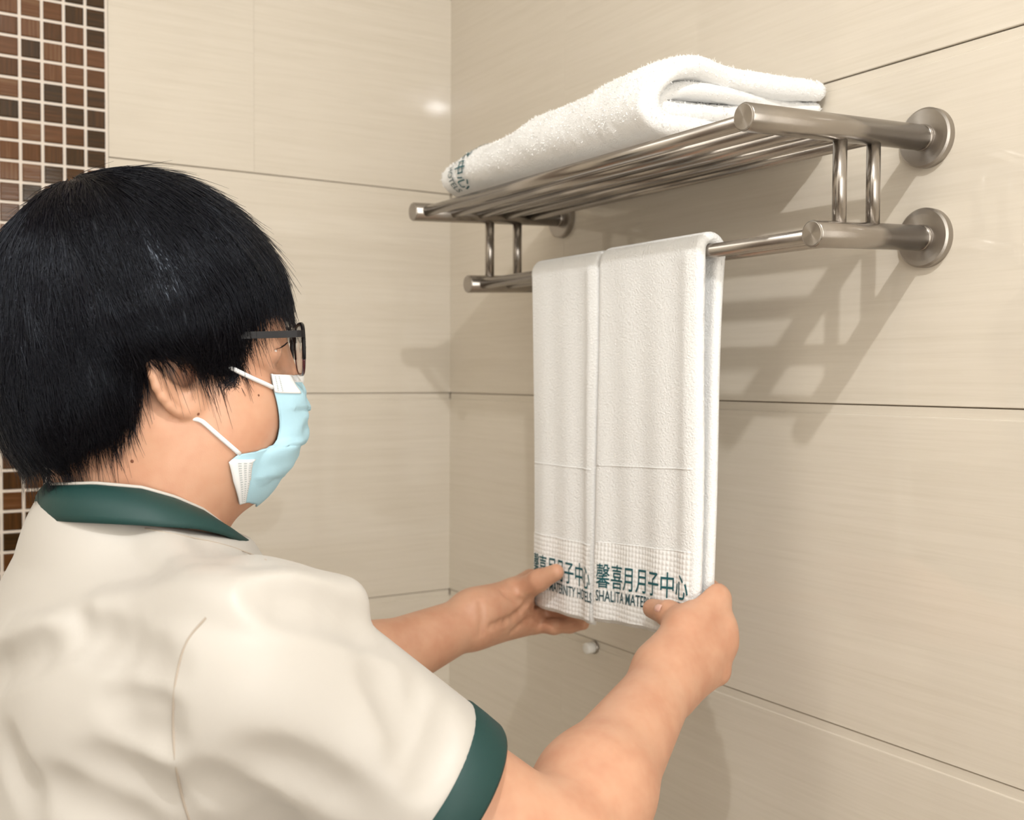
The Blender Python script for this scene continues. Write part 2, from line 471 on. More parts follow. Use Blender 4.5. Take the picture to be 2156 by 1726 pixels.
# ---------------------------------------------------------------- lettering
def text_mesh(body, size, bold=0.0, spacing=1.0):
    cu = bpy.data.curves.new('text', 'FONT'); cu.body = body; cu.size = size; cu.offset = bold; cu.resolution_u = 4
    cu.space_character = spacing
    ob = bpy.data.objects.new('text', cu); COL.objects.link(ob)
    bpy.context.view_layer.update()
    dg = bpy.context.evaluated_depsgraph_get()
    me = bpy.data.meshes.new_from_object(ob.evaluated_get(dg))
    bm = bmesh.new(); bm.from_mesh(me)
    bmesh.ops.triangulate(bm, faces=bm.faces)
    for _ in range(3):
        es = [e for e in bm.edges if e.calc_length() > size * 0.12]
        if es: bmesh.ops.subdivide_edges(bm, edges=es, cuts=1)
    bmesh.ops.triangulate(bm, faces=bm.faces)
    V = np.array([v.co[:] for v in bm.verts]); Fc = [tuple(v.index for v in f.verts) for f in bm.faces]
    bm.free()
    bpy.data.objects.remove(ob); bpy.data.curves.remove(cu); bpy.data.meshes.remove(me)
    return V, Fc
CN, EN = '\u99a8\u559c\u6708\u6708\u5b50\u4e2d\u5fc3', 'SHALITA MATERNITY HOTELS'

# ---------------------------------------------------------------- hand towels over the lower front bar
YB, ZB = rp(0, 0.124, ZL)[1], rp(0, 0.124, ZL)[2]
def hang_towel(x0t, x1t, x0b, x1b, zbot, th, label, yb_front, seed, zback, rise):
    rs = np.random.default_rng(seed)
    root = empty('hand_towel', ((x0t + x1t) / 2, YB, ZB + RB))
    tag(root, label, 'towel', 'hand towels over the lower bar')
    Rm = RB + th / 2 + 0.0006
    # centre line in (y, z): back bottom -> over the bar -> front bottom
    zs_b = np.linspace(zback, ZB, 26)[:-1]
    arc = np.linspace(0, math.pi, 15)
    n_front = 90
    zs_f = np.linspace(ZB, zbot, n_front)[1:]
    zbk = lambda z: YB + Rm - (2 * Rm + yb_front * 0.8 - th * 1.12) * np.clip((ZB - z) / (ZB - zbot), 0, 1) ** 0.8
    path = [(zbk(z), z) for z in zs_b] + [(YB + Rm * math.cos(a), ZB + Rm * math.sin(a)) for a in arc] + [(None, z) for z in zs_f]
    ph = rs.uniform(0, 6, 6)
    def yfront(x, z, s):
        q = np.clip((ZB - z) / (ZB - zbot), 0, 1)
        y = YB - Rm - yb_front * q ** 1.3
        y = y + 0.0016 * np.sin(x * 60 + ph[0]) * q + 0.0010 * np.sin(x * 140 + z * 9 + ph[1]) * (0.3 + q)
        y = y + 0.0022 * np.exp(-((s - 0.90) / 0.055) ** 2) * -1.0     # soft pleat near the right-hand edge
        return y
    def xat(s, z):
        q = np.clip((ZB + 0.02 - z) / (ZB + 0.02 - zbot), 0, 1)
        return (x0t + (x0b - x0t) * q) * (1 - s) + (x1t + (x1b - x1t) * q) * s + 0.0012 * np.sin(z * 22 + ph[2]) * (s - 0.3)
    ns = 46
    ss = 0.5 - 0.5 * np.cos(np.linspace(0, math.pi, ns)); 
    m = len(path)
    outer = np.zeros((ns, m, 3)); inner = np.zeros((ns, m, 3))
    for i, s in enumerate(ss):
        C = np.zeros((m, 3))
        for j, (y, z) in enumerate(path):
            x = xat(s, z if j > 26 else z)
            C[j] = (x, yfront(x, z, s) if y is None else y, z if y is not None else ZB - (ZB - z) * (1 - rise * s))
        if True:
            T = np.gradient(C[:, 1:], axis=0); T /= np.linalg.norm(T, axis=1)[:, None]
            N = np.stack([-T[:, 1], T[:, 0]], 1)          # left of travel = outwards
            edge = min(s, 1 - s) * (x1t - x0t)
            hw = th / 2 * math.sqrt(max(0.04, 1 - max(0, 1 - edge / (th * 0.55)) ** 2))
            taper = np.ones(m); taper[-1] = 0.55; taper[-2] = 0.85; taper[0] = 0.6
            fuzz = rs.normal(0, 0.00016, (m, 2))
            outer[i] = C; inner[i] = C
            outer[i, :, 1:] += N * (hw * taper)[:, None] + fuzz
            inner[i, :, 1:] -= N * (hw * taper)[:, None]
    V = np.concatenate([outer.reshape(-1, 3), inner.reshape(-1, 3)])
    def io(i, j): return i * m + j
    def ii(i, j): return ns * m + i * m + j
    F = []
    for i in range(ns - 1):
        for j in range(m - 1):
            F.append((io(i, j), io(i, j + 1), io(i + 1, j + 1), io(i + 1, j)))
            F.append((ii(i, j), ii(i + 1, j), ii(i + 1, j + 1), ii(i, j + 1)))
        F.append((io(i, 0), io(i + 1, 0), ii(i + 1, 0), ii(i, 0)))
        F.append((io(i, m - 1), ii(i, m - 1), ii(i + 1, m - 1), io(i + 1, m - 1)))
    for j in range(m - 1):
        F.append((io(0, j), ii(0, j), ii(0, j + 1), io(0, j + 1)))
        F.append((io(ns - 1, j), io(ns - 1, j + 1), ii(ns - 1, j + 1), ii(ns - 1, j)))
    o = mk('towel_cloth', V, F, M['terry'], root)
    bm = bmesh.new(); bm.from_mesh(o.data); bmesh.ops.recalc_face_normals(bm, faces=bm.faces); bm.to_mesh(o.data); bm.free()
    def surf(s, z, lift):
        x = xat(s, z); return np.stack([x, yfront(x, z, s) - th / 2 - lift, ZB - (ZB - z) * (1 - rise * s)], -1)
    # woven border band along the hem, standing a hair proud of the pile
    zb0, zb1 = zbot + 0.004, zbot + 0.079
    gs, gz = np.linspace(0.03, 0.97, 40), np.linspace(zb0, zb1, 30)
    S, Z = np.meshgrid(gs, gz, indexing='ij')
    eb = np.minimum(S, 1 - S) * (x1t - x0t)
    drop = th / 2 * (1 - np.sqrt(np.clip(1 - np.clip(1 - eb / (th * 0.55), 0, 1) ** 2, 0.04, 1)))
    bp = surf(S, Z, 0.0006); bp[..., 1] += drop
    F = [(i * 30 + j, i * 30 + j + 1, (i + 1) * 30 + j + 1, (i + 1) * 30 + j) for i in range(39) for j in range(29)]
    bo = mk('woven_border', bp.reshape(-1, 3), F, M['dobby'], root)
    for zc, r_ in ((zb1, 0.0007), (zbot + 0.155, 0.0006)):
        pth = surf(np.linspace(0.04, 0.96, 30), np.full(30, zc), 0.0003)
        mk('stitched_crease', *tube(pth, r_, 6), M['dobby'], root)
    return root, surf, (x0b, x1b)
tl, surf_l, xb_l = hang_towel(0.434, 0.557, 0.456, 0.567, 1.276, 0.0090, 'white hand towel on the lower bar, nearer the corner, held by the far hand', 0.010, 3, 1.31, 0.0)
tr, surf_r, xb_r = hang_towel(0.560, 0.709, 0.5695, 0.720, 1.281, 0.0105, 'white hand towel on the lower bar, the wider one held by the nearer hand', 0.010, 8, 1.30, 0.035)
def put_lettering(root, surf, wid, s0, s1, ztop_cn, h_cn, ztop_en, h_en):
    for body, ztop, hh, bold, sa, sb, nm, mt in ((CN, ztop_cn, h_cn, 0.006, s0, s1, 'printed_characters', M['ink']), (EN, ztop_en, h_en, 0.010, s0, min(1.0, s1 + 0.04), 'printed_line', M['ink_grey'])):
        V, Fc = text_mesh(body, 1.0, bold)
        x0, x1, y0, y1 = V[:, 0].min(), V[:, 0].max(), V[:, 1].min(), V[:, 1].max()
        s = sa + (sb - sa) * (V[:, 0] - x0) / (x1 - x0)
        z = ztop - hh * (y1 - V[:, 1]) / (y1 - y0)
        eb = np.minimum(s, 1 - s) * wid
        P = surf(s, z, 0.0011)
        o = mk(nm, P, Fc, mt, root, smooth=False)
        o['label'] = 'teal printed lettering'
put_lettering(tl, surf_l, 0.11, 0.04, 0.97, 1.334, 0.0235, 1.3085, 0.0105)
put_lettering(tr, surf_r, 0.155, 0.06, 0.95, 1.3395, 0.0240, 1.3135, 0.0110)

# ---------------------------------------------------------------- folded bath towel on the shelf
def folded_towel():
    zsh = rp(0, 0.2, ZU)[2] + RB + 0.0024
    tilt = math.tan(DR)
    x0, x1 = 0.352, 0.722
    TH2 = (0.0190, 0.0146, 0.0075)
    th = TH2[0]
    root = empty('folded_bath_towel', ((x0 + x1) / 2, -0.11, zsh))
    tag(root, 'thick white bath towel folded on top of the steel rack', 'towel')
    rs = np.random.default_rng(5)
    # layer centre lines (distance from the wall, height) at the near end
    outer = spline([(0.012, 0.0098), (0.09, 0.0098), (0.165, 0.0098), (0.192, 0.0130), (0.2045, 0.0265), (0.2015, 0.0430), (0.186, 0.0560), (0.158, 0.0620), (0.128, 0.0610), (0.098, 0.0575), (0.064, 0.0560), (0.034, 0.0582), (0.012, 0.0575)], 70)
    inner = spline([(0.008, 0.0265), (0.08, 0.0265), (0.150, 0.0268), (0.176, 0.0290), (0.1850, 0.0360), (0.177, 0.0440), (0.153, 0.0468), (0.122, 0.0458), (0.085, 0.0425), (0.045, 0.0415), (0.010, 0.0420)], 56)
    mb = MB()
    nx = 120
    core = spline([(0.092, 0.0345), (0.120, 0.0358), (0.146, 0.0366), (0.170, 0.0364)], 24)
    for layer, cl in ((0, outer), (1, inner), (2, core)):
        m = len(cl); th = TH2[layer]
        T = np.gradient(cl, axis=0); T /= np.linalg.norm(T, axis=1)[:, None]
        N = np.stack([T[:, 1], -T[:, 0]], 1)
        hw = np.full(m, th / 2)
        a1 = cl + N * hw[:, None]; a2 = cl - N * hw[:, None]
        e1 = [cl[-1] + T[-1] * th / 2 * math.sin(a) + N[-1] * hw[-1] * math.cos(a) for a in np.linspace(0.4, math.pi - 0.4, 5)]
        e0 = [cl[0] - T[0] * th / 2 * math.sin(a) - N[0] * hw[0] * math.cos(a) for a in np.linspace(0.4, math.pi - 0.4, 5)]
        loop = np.vstack([a1, e1, a2[::-1], e0]); L = len(loop)
        cen = np.vstack([cl, [cl[-1]] * 5, cl[::-1], [cl[0]] * 5])
        rows = []
        xs = np.linspace(0, 1, nx)
        for q in xs:
            inset = 0.005 * layer
            x = x0 + inset * 2 + (x1 - inset * 1.6 - x0 - inset * 2) * q
            hs = 0.60 + 0.40 * min(1, max(0, (q + 0.02) / 0.9)) ** 0.8
            if layer == 1: hs *= 0.99
            # rounded ends: the section shrinks to its own centre line
            de = min(q, 1 - q) * (x1 - x0)
            er = 0.0085
            k = math.sqrt(max(0.02, 1 - max(0, 1 - de / er) ** 2))
            P = cen + (loop - cen) * k
            yy = P[:, 0]; zz = P[:, 1] * hs
            # slack: gentle waves along the length, front edge easing back at the far end
            yy = yy - 0.006 * (1 - q) ** 3 * np.clip(yy / 0.2, 0, 1) 
            wob = 0.0022 * np.sin(q * 17 + yy * 30 + layer) + 0.0013 * np.sin(q * 41 + yy * 70)
            zz = zz + wob * np.clip(P[:, 1] / 0.05, 0, 1)
            xx = x + 0.010 * np.clip(1 - yy / 0.14, 0, 1) * q + 0.004 * np.sin(yy * 45 + layer * 2) * (2 * q - 1)
            row = np.stack([xx, -yy, zsh + zz - (yy - 0.2) * tilt], -1)
            row += rs.normal(0, 0.00028, row.shape)
            rows.append(row)
        V = np.vstack(rows); n0 = len(mb.v)
        F = [(i * L + j, i * L + (j + 1) % L, (i + 1) * L + (j + 1) % L, (i + 1) * L + j) for i in range(nx - 1) for j in range(L)]
        # end caps as strips between the two sides of the layer
        def cap(i):
            o_ = i * L; q = []
            for j in range(m - 1): q.append((o_ + j, o_ + j + 1, o_ + m + 5 + (m - 2 - j), o_ + m + 5 + (m - 1 - j)))
            q.append(tuple([o_ + m - 1] + [o_ + m + k_ for k_ in range(5)] + [o_ + m + 5]))
            q.append(tuple([o_ + 2 * m + 4] + [o_ + 2 * m + 5 + k_ for k_ in range(5)] + [o_]))
            return q
        F += cap(0) + cap(nx - 1)
        mb.add(V, F)
    o = mk('towel_cloth', mb.v, mb.f, M['terry_loop'], root)
    bm = bmesh.new(); bm.from_mesh(o.data); bmesh.ops.recalc_face_normals(bm, faces=bm.faces); bm.to_mesh(o.data); bm.free()
    # loops of the terry pile standing on the cloth
    me = o.data; npoly = len(me.polygons)
    cen_ = np.zeros(npoly * 3); nor_ = np.zeros(npoly * 3); are_ = np.zeros(npoly)
    me.polygons.foreach_get('center', cen_); me.polygons.foreach_get('normal', nor_); me.polygons.foreach_get('area', are_)
    cen_ = cen_.reshape(-1, 3) + world_loc(o); nor_ = nor_.reshape(-1, 3)
    NF = 60000
    are_ = are_ * (nor_[:, 2] > -0.55)
    pick = rs.choice(npoly, NF, p=are_ / are_.sum())
    B0 = cen_[pick] + rs.normal(0, 0.0012, (NF, 3)); Nn_ = nor_[pick] + rs.normal(0, 0.6, (NF, 3)); Nn_ /= np.linalg.norm(Nn_, axis=1)[:, None]
    B0 -= nor_[pick] * ((B0 - cen_[pick]) * nor_[pick]).sum(1)[:, None]
    sd_ = np.cross(Nn_, rs.normal(0, 1, (NF, 3))); sd_ /= np.linalg.norm(sd_, axis=1)[:, None]
    ln_ = rs.uniform(0.0008, 0.0016, NF)[:, None]; wd_ = rs.uniform(0.00022, 0.0004, NF)[:, None]
    dr_ = rs.normal(0, 0.0006, (NF, 3))
    PV = np.stack([B0 - sd_ * wd_, B0 + sd_ * wd_, B0 + Nn_ * ln_ * 0.6 + sd_ * wd_ + dr_ * .4, B0 + Nn_ * ln_ * 0.6 - sd_ * wd_ + dr_ * .4, B0 + Nn_ * ln_ + dr_ * 1.4], 1).reshape(-1, 3)
    ib = np.arange(NF)[:, None] * 5
    PF = [tuple(q) for q in (ib + np.array([0, 1, 2, 3])).tolist()] + [tuple(q) for q in (ib + np.array([3, 2, 4])).tolist()]
    pile = mk('terry_pile', PV, PF, M['pile'], root); pile['kind'] = 'stuff'
    th = TH2[0]
    # printed end of the towel, wrapped over the front fold at the far end
    m = len(outer); T = np.gradient(outer, axis=0); T /= np.linalg.norm(T, axis=1)[:, None]; N = np.stack([T[:, 1], -T[:, 0]], 1)
    skin_ = outer + N * (th / 2 + 0.0020)
    arc = np.concatenate([[0], np.cumsum(np.linalg.norm(np.diff(skin_, axis=0), axis=1))])
    def on_front(x, sarc):
        yy = np.interp(sarc, arc, skin_[:, 0]); zz = np.interp(sarc, arc, skin_[:, 1])
        q = (x - x0) / (x1 - x0); hs = 0.60 + 0.40 * np.clip((q + 0.02) / 0.9, 0, 1) ** 0.8
        zz = zz * hs; yy = yy - 0.006 * (1 - q) ** 3 * np.clip(yy / 0.2, 0, 1)
        zz = zz + (0.0022 * np.sin(q * 17 + yy * 30) + 0.0013 * np.sin(q * 41 + yy * 70)) * np.clip(zz / 0.05, 0, 1)
        xx = x + 0.010 * np.clip(1 - yy / 0.14, 0, 1) * q + 0.004 * np.sin(yy * 45) * (2 * q - 1)
        return np.stack([xx, -yy, zsh + zz - (yy - 0.2) * tilt], -1)
    # lettering runs down over the fold: text direction = towards the bottom of the fold
    s_end = np.interp(0, [0], [0])
    s_bottom = arc[np.argmin(np.abs(skin_[:, 0] - 0.196) + 10 * (skin_[:, 1] > 0.02))]
    for body, xa, wdt, length, mt, nm in ((CN, 0.3925, 0.024, 0.165, M['ink'], 'printed_characters'), (EN, 0.3775, 0.0105, 0.165, M['ink_grey'], 'printed_line')):
        V, Fc = text_mesh(body, 1.0, 0.006)
        ux = (V[:, 0] - V[:, 0].min()) / (V[:, 0].max() - V[:, 0].min()); uy = (V[:, 1] - V[:, 1].min()) / (V[:, 1].max() - V[:, 1].min())
        sarc = (s_bottom + 0.007) + length * (1 - ux)
        mk(nm, on_front(xa + wdt * uy, sarc), Fc, mt, root, smooth=False)['label'] = 'teal printed lettering'
    return root
folded_towel()

# ---------------------------------------------------------------- white cap on the wall below the towels
cp = on_y(1252, 1362, 0)
cpr = empty('wall_cap', (cp[0], 0, cp[2])); tag(cpr, 'small white round cap sticking out of the right wall below the towels', 'wall cap')
mk('cap_stub', *lathe(cp, cp + [0, -1, 0], [(0, 0.0068), (0.012, 0.0068), (0.0138, 0.0062), (0.0142, 0.005)], 32), M['white_plastic'], cpr)
mk('cap_rim', *lathe(cp, cp + [0, -1, 0], [(0, 0.0080), (0.002, 0.0080), (0.003, 0.0070)], 32), M['steel'], cpr)
#PERSON
# ---------------------------------------------------------------- implicit surfaces for the figure
def V3(*a): return np.array(a, dtype=np.float32)
class SDF:
    """smooth union of rounded cones and ellipsoids, meshed with surface nets on sparse blocks"""
    def __init__(s): s.p = []
    def _add(s, fn, lo, hi, k, op): s.p.append((fn, np.asarray(lo), np.asarray(hi), k, op)); return s
    def cone(s, a, b, ra, rb, k=0.01, op=1, n=None, sc=1.0):
        a = np.asarray(a, np.float32); b = np.asarray(b, np.float32); ba = b - a; l2 = max(float(ba @ ba), 1e-9)
        nn = None if n is None else np.asarray(n, np.float32) / np.linalg.norm(n)
        def fn(P):
            pa = P - a; h = np.clip(pa @ ba / l2, 0, 1); d = pa - h[:, None] * ba
            if nn is not None: d = d + (d @ nn)[:, None] * nn * (sc - 1)
            return np.sqrt((d * d).sum(1)) - (ra + (rb - ra) * h)
        R = max(ra, rb) * (1 if sc >= 1 else 1 / sc)
        return s._add(fn, np.minimum(a, b) - R, np.maximum(a, b) + R, k, op)
    def chain(s, pts, rads, k=0.006, op=1, n=None, sc=1.0):
        for i in range(len(pts) - 1): s.cone(pts[i], pts[i + 1], rads[i], rads[i + 1], k if i == 0 else min(k, 0.006), op, n, sc)
        return s
    def ell(s, c, r, R=None, k=0.01, op=1):
        c = np.asarray(c, np.float32); r = np.asarray(r, np.float32); Rm = np.eye(3, dtype=np.float32) if R is None else np.asarray(R, np.float32)
        def fn(P):
            q = (P - c) @ Rm / r
            k0 = np.sqrt((q * q).sum(1)) + 1e-9; q2 = q / r; k1 = np.sqrt((q2 * q2).sum(1)) + 1e-9
            return k0 * (k0 - 1) / k1
        e = np.sqrt(((Rm * r) ** 2).sum(1))
        return s._add(fn, c - e, c + e, k, op)
    def func(s, fn, lo, hi, k=0.002, op=-1): return s._add(fn, lo, hi, k, op)
    def ev(s, P, sel=None):
        P = np.asarray(P, np.float32)
        d = np.full(len(P), 1.0, np.float32)
        for i, (fn, lo, hi, k, op) in enumerate(s.p):
            if sel is not None and i not in sel: continue
            q = fn(P)
            if op > 0:
                h = np.maximum(k - np.abs(d - q), 0) / k; d = np.minimum(d, q) - h * h * k * 0.25
            else:
                q = -q; h = np.maximum(k - np.abs(d - q), 0) / k; d = np.maximum(d, q) + h * h * k * 0.25
        return d
    def grad(s, P, e=0.0008):
        P = np.asarray(P, np.float32); g = np.zeros_like(P)
        for a in range(3):
            o = np.zeros(3, np.float32); o[a] = e
            g[:, a] = s.ev(P + o) - s.ev(P - o)
        return g / (np.linalg.norm(g, axis=1)[:, None] + 1e-9)
    def hit(s, px, py, t0=0.3, t1=1.6):
        """first point of the surface seen along a sight line, with its normal"""
        d = ray(px, py); d = d / np.linalg.norm(d); t = t0
        for _ in range(160):
            v = float(s.ev((CAM + t * d)[None])[0])
            t += max(v * 0.7, 0.0003)
            if v < 0.0004 or t > t1: break
        P = CAM + t * d
        return P, s.grad(P[None])[0].astype(float)
    def mesh(s, h, nb=24, lo=None, hi=None):
        pos = [q for q in s.p if q[4] > 0]
        L = np.min([q[1] - q[3] * 0.3 for q in pos], axis=0) - 2 * h if lo is None else np.asarray(lo)
        Hh = np.max([q[2] + q[3] * 0.3 for q in pos], axis=0) + 2 * h if hi is None else np.asarray(hi)
        S = 1 << 16
        nblk = np.ceil((Hh - L) / (h * nb)).astype(int)
        g = np.arange(nb + 1)
        G = np.stack(np.meshgrid(g, g, g, indexing='ij'), -1).reshape(-1, 3).astype(np.float32)
        VK = []; VP = []; FQ = []
        half = h * nb * 0.5; diag = half * math.sqrt(3)
        for bi in range(nblk[0]):
            for bj in range(nblk[1]):
                for bk in range(nblk[2]):
                    o = L + np.array([bi, bj, bk]) * (h * nb); c = o + half
                    sel = {i for i, q in enumerate(s.p) if np.all(q[1] - 2 * q[3] - 0.010 < o + 2 * half) and np.all(q[2] + 2 * q[3] + 0.010 > o)}
                    if not any(s.p[i][4] > 0 for i in sel): continue
                    if abs(float(s.ev(c[None], sel)[0])) > diag * 2.2 + 0.01: continue
                    D = s.ev((o + G * h), sel).reshape(nb + 1, nb + 1, nb + 1)
                    I = D < 0
                    if I.all() or not I.any(): continue
                    cnt = np.zeros((nb, nb, nb), np.int8)
                    for a in (0, 1):
                        for b_ in (0, 1):
                            for c_ in (0, 1): cnt += I[a:a + nb, b_:b_ + nb, c_:c_ + nb]
                    ci = np.argwhere((cnt > 0) & (cnt < 8))
                    if len(ci) == 0: continue
                    acc = np.zeros((len(ci), 3)); num = np.zeros(len(ci))
                    for ax in range(3):
                        for a in (0, 1):
                            for b_ in (0, 1):
                                o1 = np.zeros(3, int); o1[(ax + 1) % 3] = a; o1[(ax + 2) % 3] = b_
                                o2 = o1.copy(); o2[ax] = 1
                                p1 = ci + o1; p2 = ci + o2
                                d1 = D[p1[:, 0], p1[:, 1], p1[:, 2]]; d2 = D[p2[:, 0], p2[:, 1], p2[:, 2]]
                                m = (d1 < 0) != (d2 < 0)
                                t = np.where(m, d1 / np.where(m, d1 - d2, 1), 0)
                                pt = p1 + t[:, None] * (o2 - o1)
                                acc += np.where(m[:, None], pt, 0); num += m
                    VP.append(o + acc / num[:, None] * h)
                    gi = ci + np.array([bi, bj, bk]) * nb
                    VK.append((gi[:, 0] * S + gi[:, 1]) * S + gi[:, 2])
                    off = np.array([bi, bj, bk]) * nb
                    for ax in range(3):
                        e = [slice(0, nb)] * 3; e2 = list(e); e2[ax] = slice(1, nb + 1)
                        A = I[tuple(e)]; B = I[tuple(e2)]
                        for flip in (False, True):
                            q = np.argwhere((A & ~B) if not flip else (~A & B)) + off
                            if len(q) == 0: continue
                            u_ = np.zeros(3, int); u_[(ax + 1) % 3] = 1; w_ = np.zeros(3, int); w_[(ax + 2) % 3] = 1
                            cs = [q - u_ - w_, q - w_, q, q - u_]
                            if flip: cs = cs[::-1]
                            FQ.append(np.stack([(z[:, 0] * S + z[:, 1]) * S + z[:, 2] for z in cs], 1))
        VK = np.concatenate(VK); VP = np.concatenate(VP); FQ = np.concatenate(FQ)
        order = np.argsort(VK); VK = VK[order]; VP = VP[order]
        idx = np.searchsorted(VK, FQ); idx = np.clip(idx, 0, len(VK) - 1)
        ok = (VK[idx] == FQ).all(1)
        return VP, idx[ok]

# ---------------------------------------------------------------- the person
person = empty('person', (0.62, -0.60, 0.0))
tag(person, 'person in a cream green-trimmed short-sleeved uniform shirt, glasses and blue face mask, holding the towels', 'person')

# head frame: a = forward, b = the person's right, c = up
TH, PT = math.radians(20), math.radians(5)
HF = math.cos(TH) * _r + math.sin(TH) * _f; HF[2] = 0; HF /= np.linalg.norm(HF)
HR = np.cross(HF, [0, 0, 1.0])
HF2 = HF * math.cos(PT) + np.array([0, 0, 1.0]) * math.sin(PT)
HU = np.cross(HR, HF2)
HC = at(310, 720, 0.77)
HM = np.stack([HF2, HR, HU], 1)                 # columns = local axes
def hl(a, b, c): return HC + HM @ np.array([a, b, c], float)
def to_h(P): return (np.asarray(P, float) - HC) @ HM
def hp(px, py, b):
    d = ray(px, py); t = ((HC - CAM) @ HR + b) / (d @ HR); return to_h(CAM + t * d)
def rotm(axis, deg):
    return np.array(Matrix.Rotation(math.radians(deg), 3, Vector(axis)))

# joints of the arms (world metres)
SH_R, EL_R, WR_R = V3(0.790, -0.572, 1.352), at(1160, 1806, 0.70), at(1402, 1432, 0.885)
SH_L, EL_L, WR_L = V3(0.440, -0.560, 1.335), at(660, 1455, 0.97), at(998, 1303, 1.098)

sk = SDF()
# --- skull, face, jaw, neck
sk.ell(hl(-0.002, 0, 0.024), (0.090, 0.072, 0.087), HM, 0.02)
sk.ell(hl(0.046, 0, 0.000), (0.048, 0.060, 0.070), HM, 0.03)
sk.ell(hl(0.046, 0, -0.062), (0.046, 0.050, 0.052), HM, 0.03)
for sd in (1, -1):
    sk.ell(hl(0.044, sd * 0.036, -0.052), (0.038, 0.030, 0.040), HM, 0.02)
    sk.ell(hl(0.024, sd * 0.044, -0.072), (0.042, 0.025, 0.036), HM, 0.025)
    sk.cone(hl(0.004, sd * 0.052, -0.058), hl(0.050, sd * 0.024, -0.098), 0.017, 0.019, 0.025)
    sk.cone(hl(0.082, sd * 0.016, 0.010), hl(0.070, sd * 0.047, 0.007), 0.009, 0.008, 0.012)
sk.ell(hl(0.062, 0, -0.092), (0.021, 0.022, 0.020), HM, 0.025)
sk.ell(hl(0.018, 0, -0.100), (0.042, 0.045, 0.031), HM, 0.035)
sk.cone(hl(0.088, 0, 0.000), hl(0.097, 0, -0.034), 0.007, 0.010, 0.012)
for sd in (1, -1):
    sk.ell(hl(0.091, sd * 0.011, -0.040), (0.009, 0.007, 0.007), HM, 0.006)
    sk.ell(hl(0.092, sd * 0.033, -0.013), (0.010, 0.015, 0.010), HM, 0.012, -1)
    sk.ell(hl(0.0775, sd * 0.033, -0.0125), (0.0135, 0.0150, 0.0135), HM, 0.003)
    sk.cone(hl(0.0905, sd * 0.022, -0.0125), hl(0.0845, sd * 0.046, -0.0135), 0.0015, 0.0012, 0.002, -1)
NB_ = V3(0.634, -0.612, 1.405)
nk0 = hl(-0.012, 0, -0.055)
sk.cone(nk0, NB_, 0.054, 0.053, 0.03)
sk.cone(hl(0.010, 0.030, -0.096), NB_ + [0.02, 0.026, -0.02], 0.027, 0.030, 0.03)
sk.cone(hl(0.010, -0.030, -0.096), NB_ + [-0.02, 0.026, -0.02], 0.027, 0.030, 0.03)
# --- ears
for sd in (1, -1):
    def el_(a, b, c): return hl(a, sd * b, c)
    e_c = el_(0.0140, 0.0750, -0.0235)
    ang = -sd * 26
    ER = HM @ rotm((0, 0, 1), ang) @ rotm((0, 1, 0), -14)
    sk.ell(e_c, (0.0160, 0.0036, 0.0275), ER, 0.005)
    rim = []
    for q in np.linspace(-2.2, 1.9, 15):
        la = -0.0160 * math.cos(q) ; lc = 0.0278 * math.sin(q)
        rim.append(e_c + ER @ np.array([la, sd * 0.0018, lc]))
    sk.chain(rim, [0.0034] * 15, 0.003)
    sk.ell(e_c + ER @ np.array([0.0050, sd * 0.0005, -0.0240]), (0.0085, 0.0048, 0.0105), ER, 0.005)
    sk.ell(e_c + ER @ np.array([0.0035, sd * 0.0062, -0.001]), (0.0095, 0.0078, 0.0190), ER, 0.003, -1)
    sk.ell(e_c + ER @ np.array([0.0105, sd * 0.001, -0.004]), (0.0055, 0.012, 0.0070), ER, 0.002, -1)
    sk.ell(e_c + ER @ np.array([0.0155, sd * 0.000, -0.007]), (0.0035, 0.0035, 0.0050), ER, 0.004)
    sk.ell(e_c + ER @ np.array([0.0045, sd * 0.003, -0.0165]), (0.0045, 0.0032, 0.0035), ER, 0.004)
# --- torso core (under the shirt), keeps the figure in one piece
sk.cone(NB_ + [0, 0.01, -0.01], V3(0.62, -0.59, 1.20), 0.045, 0.065, 0.02)
for S_ in (SH_R, SH_L):
    sk.cone(V3(0.62, -0.58, 1.33), S_, 0.035, 0.040, 0.02)
# --- right arm
def arm(S_, E_, W_, rs, bulge):
    S_, E_, W_ = (np.asarray(q, float) for q in (S_, E_, W_))
    sk.cone(S_, E_, rs[0], rs[1], 0.03)
    fa = W_ - E_
    sk.cone(E_, E_ + fa * 0.32, rs[1] * 0.98, rs[2], 0.02)
    sk.cone(E_ + fa * 0.32, W_, rs[2], rs[3], 0.02)
arm(SH_R, EL_R, WR_R, (0.043, 0.0400, 0.0405, 0.0262), 0)
arm(SH_L, EL_L, WR_L, (0.045, 0.038, 0.0375, 0.0245), 0)

# --- hands: joints placed where the photograph shows them
def finger(pts, r, k=0.005):
    P = [np.asarray(q, float) for q in pts]
    n = len(P)
    rr = [r * q for q in (1.06, 0.98, 0.90, 0.80)][:n]
    sk.chain(P, rr, k)
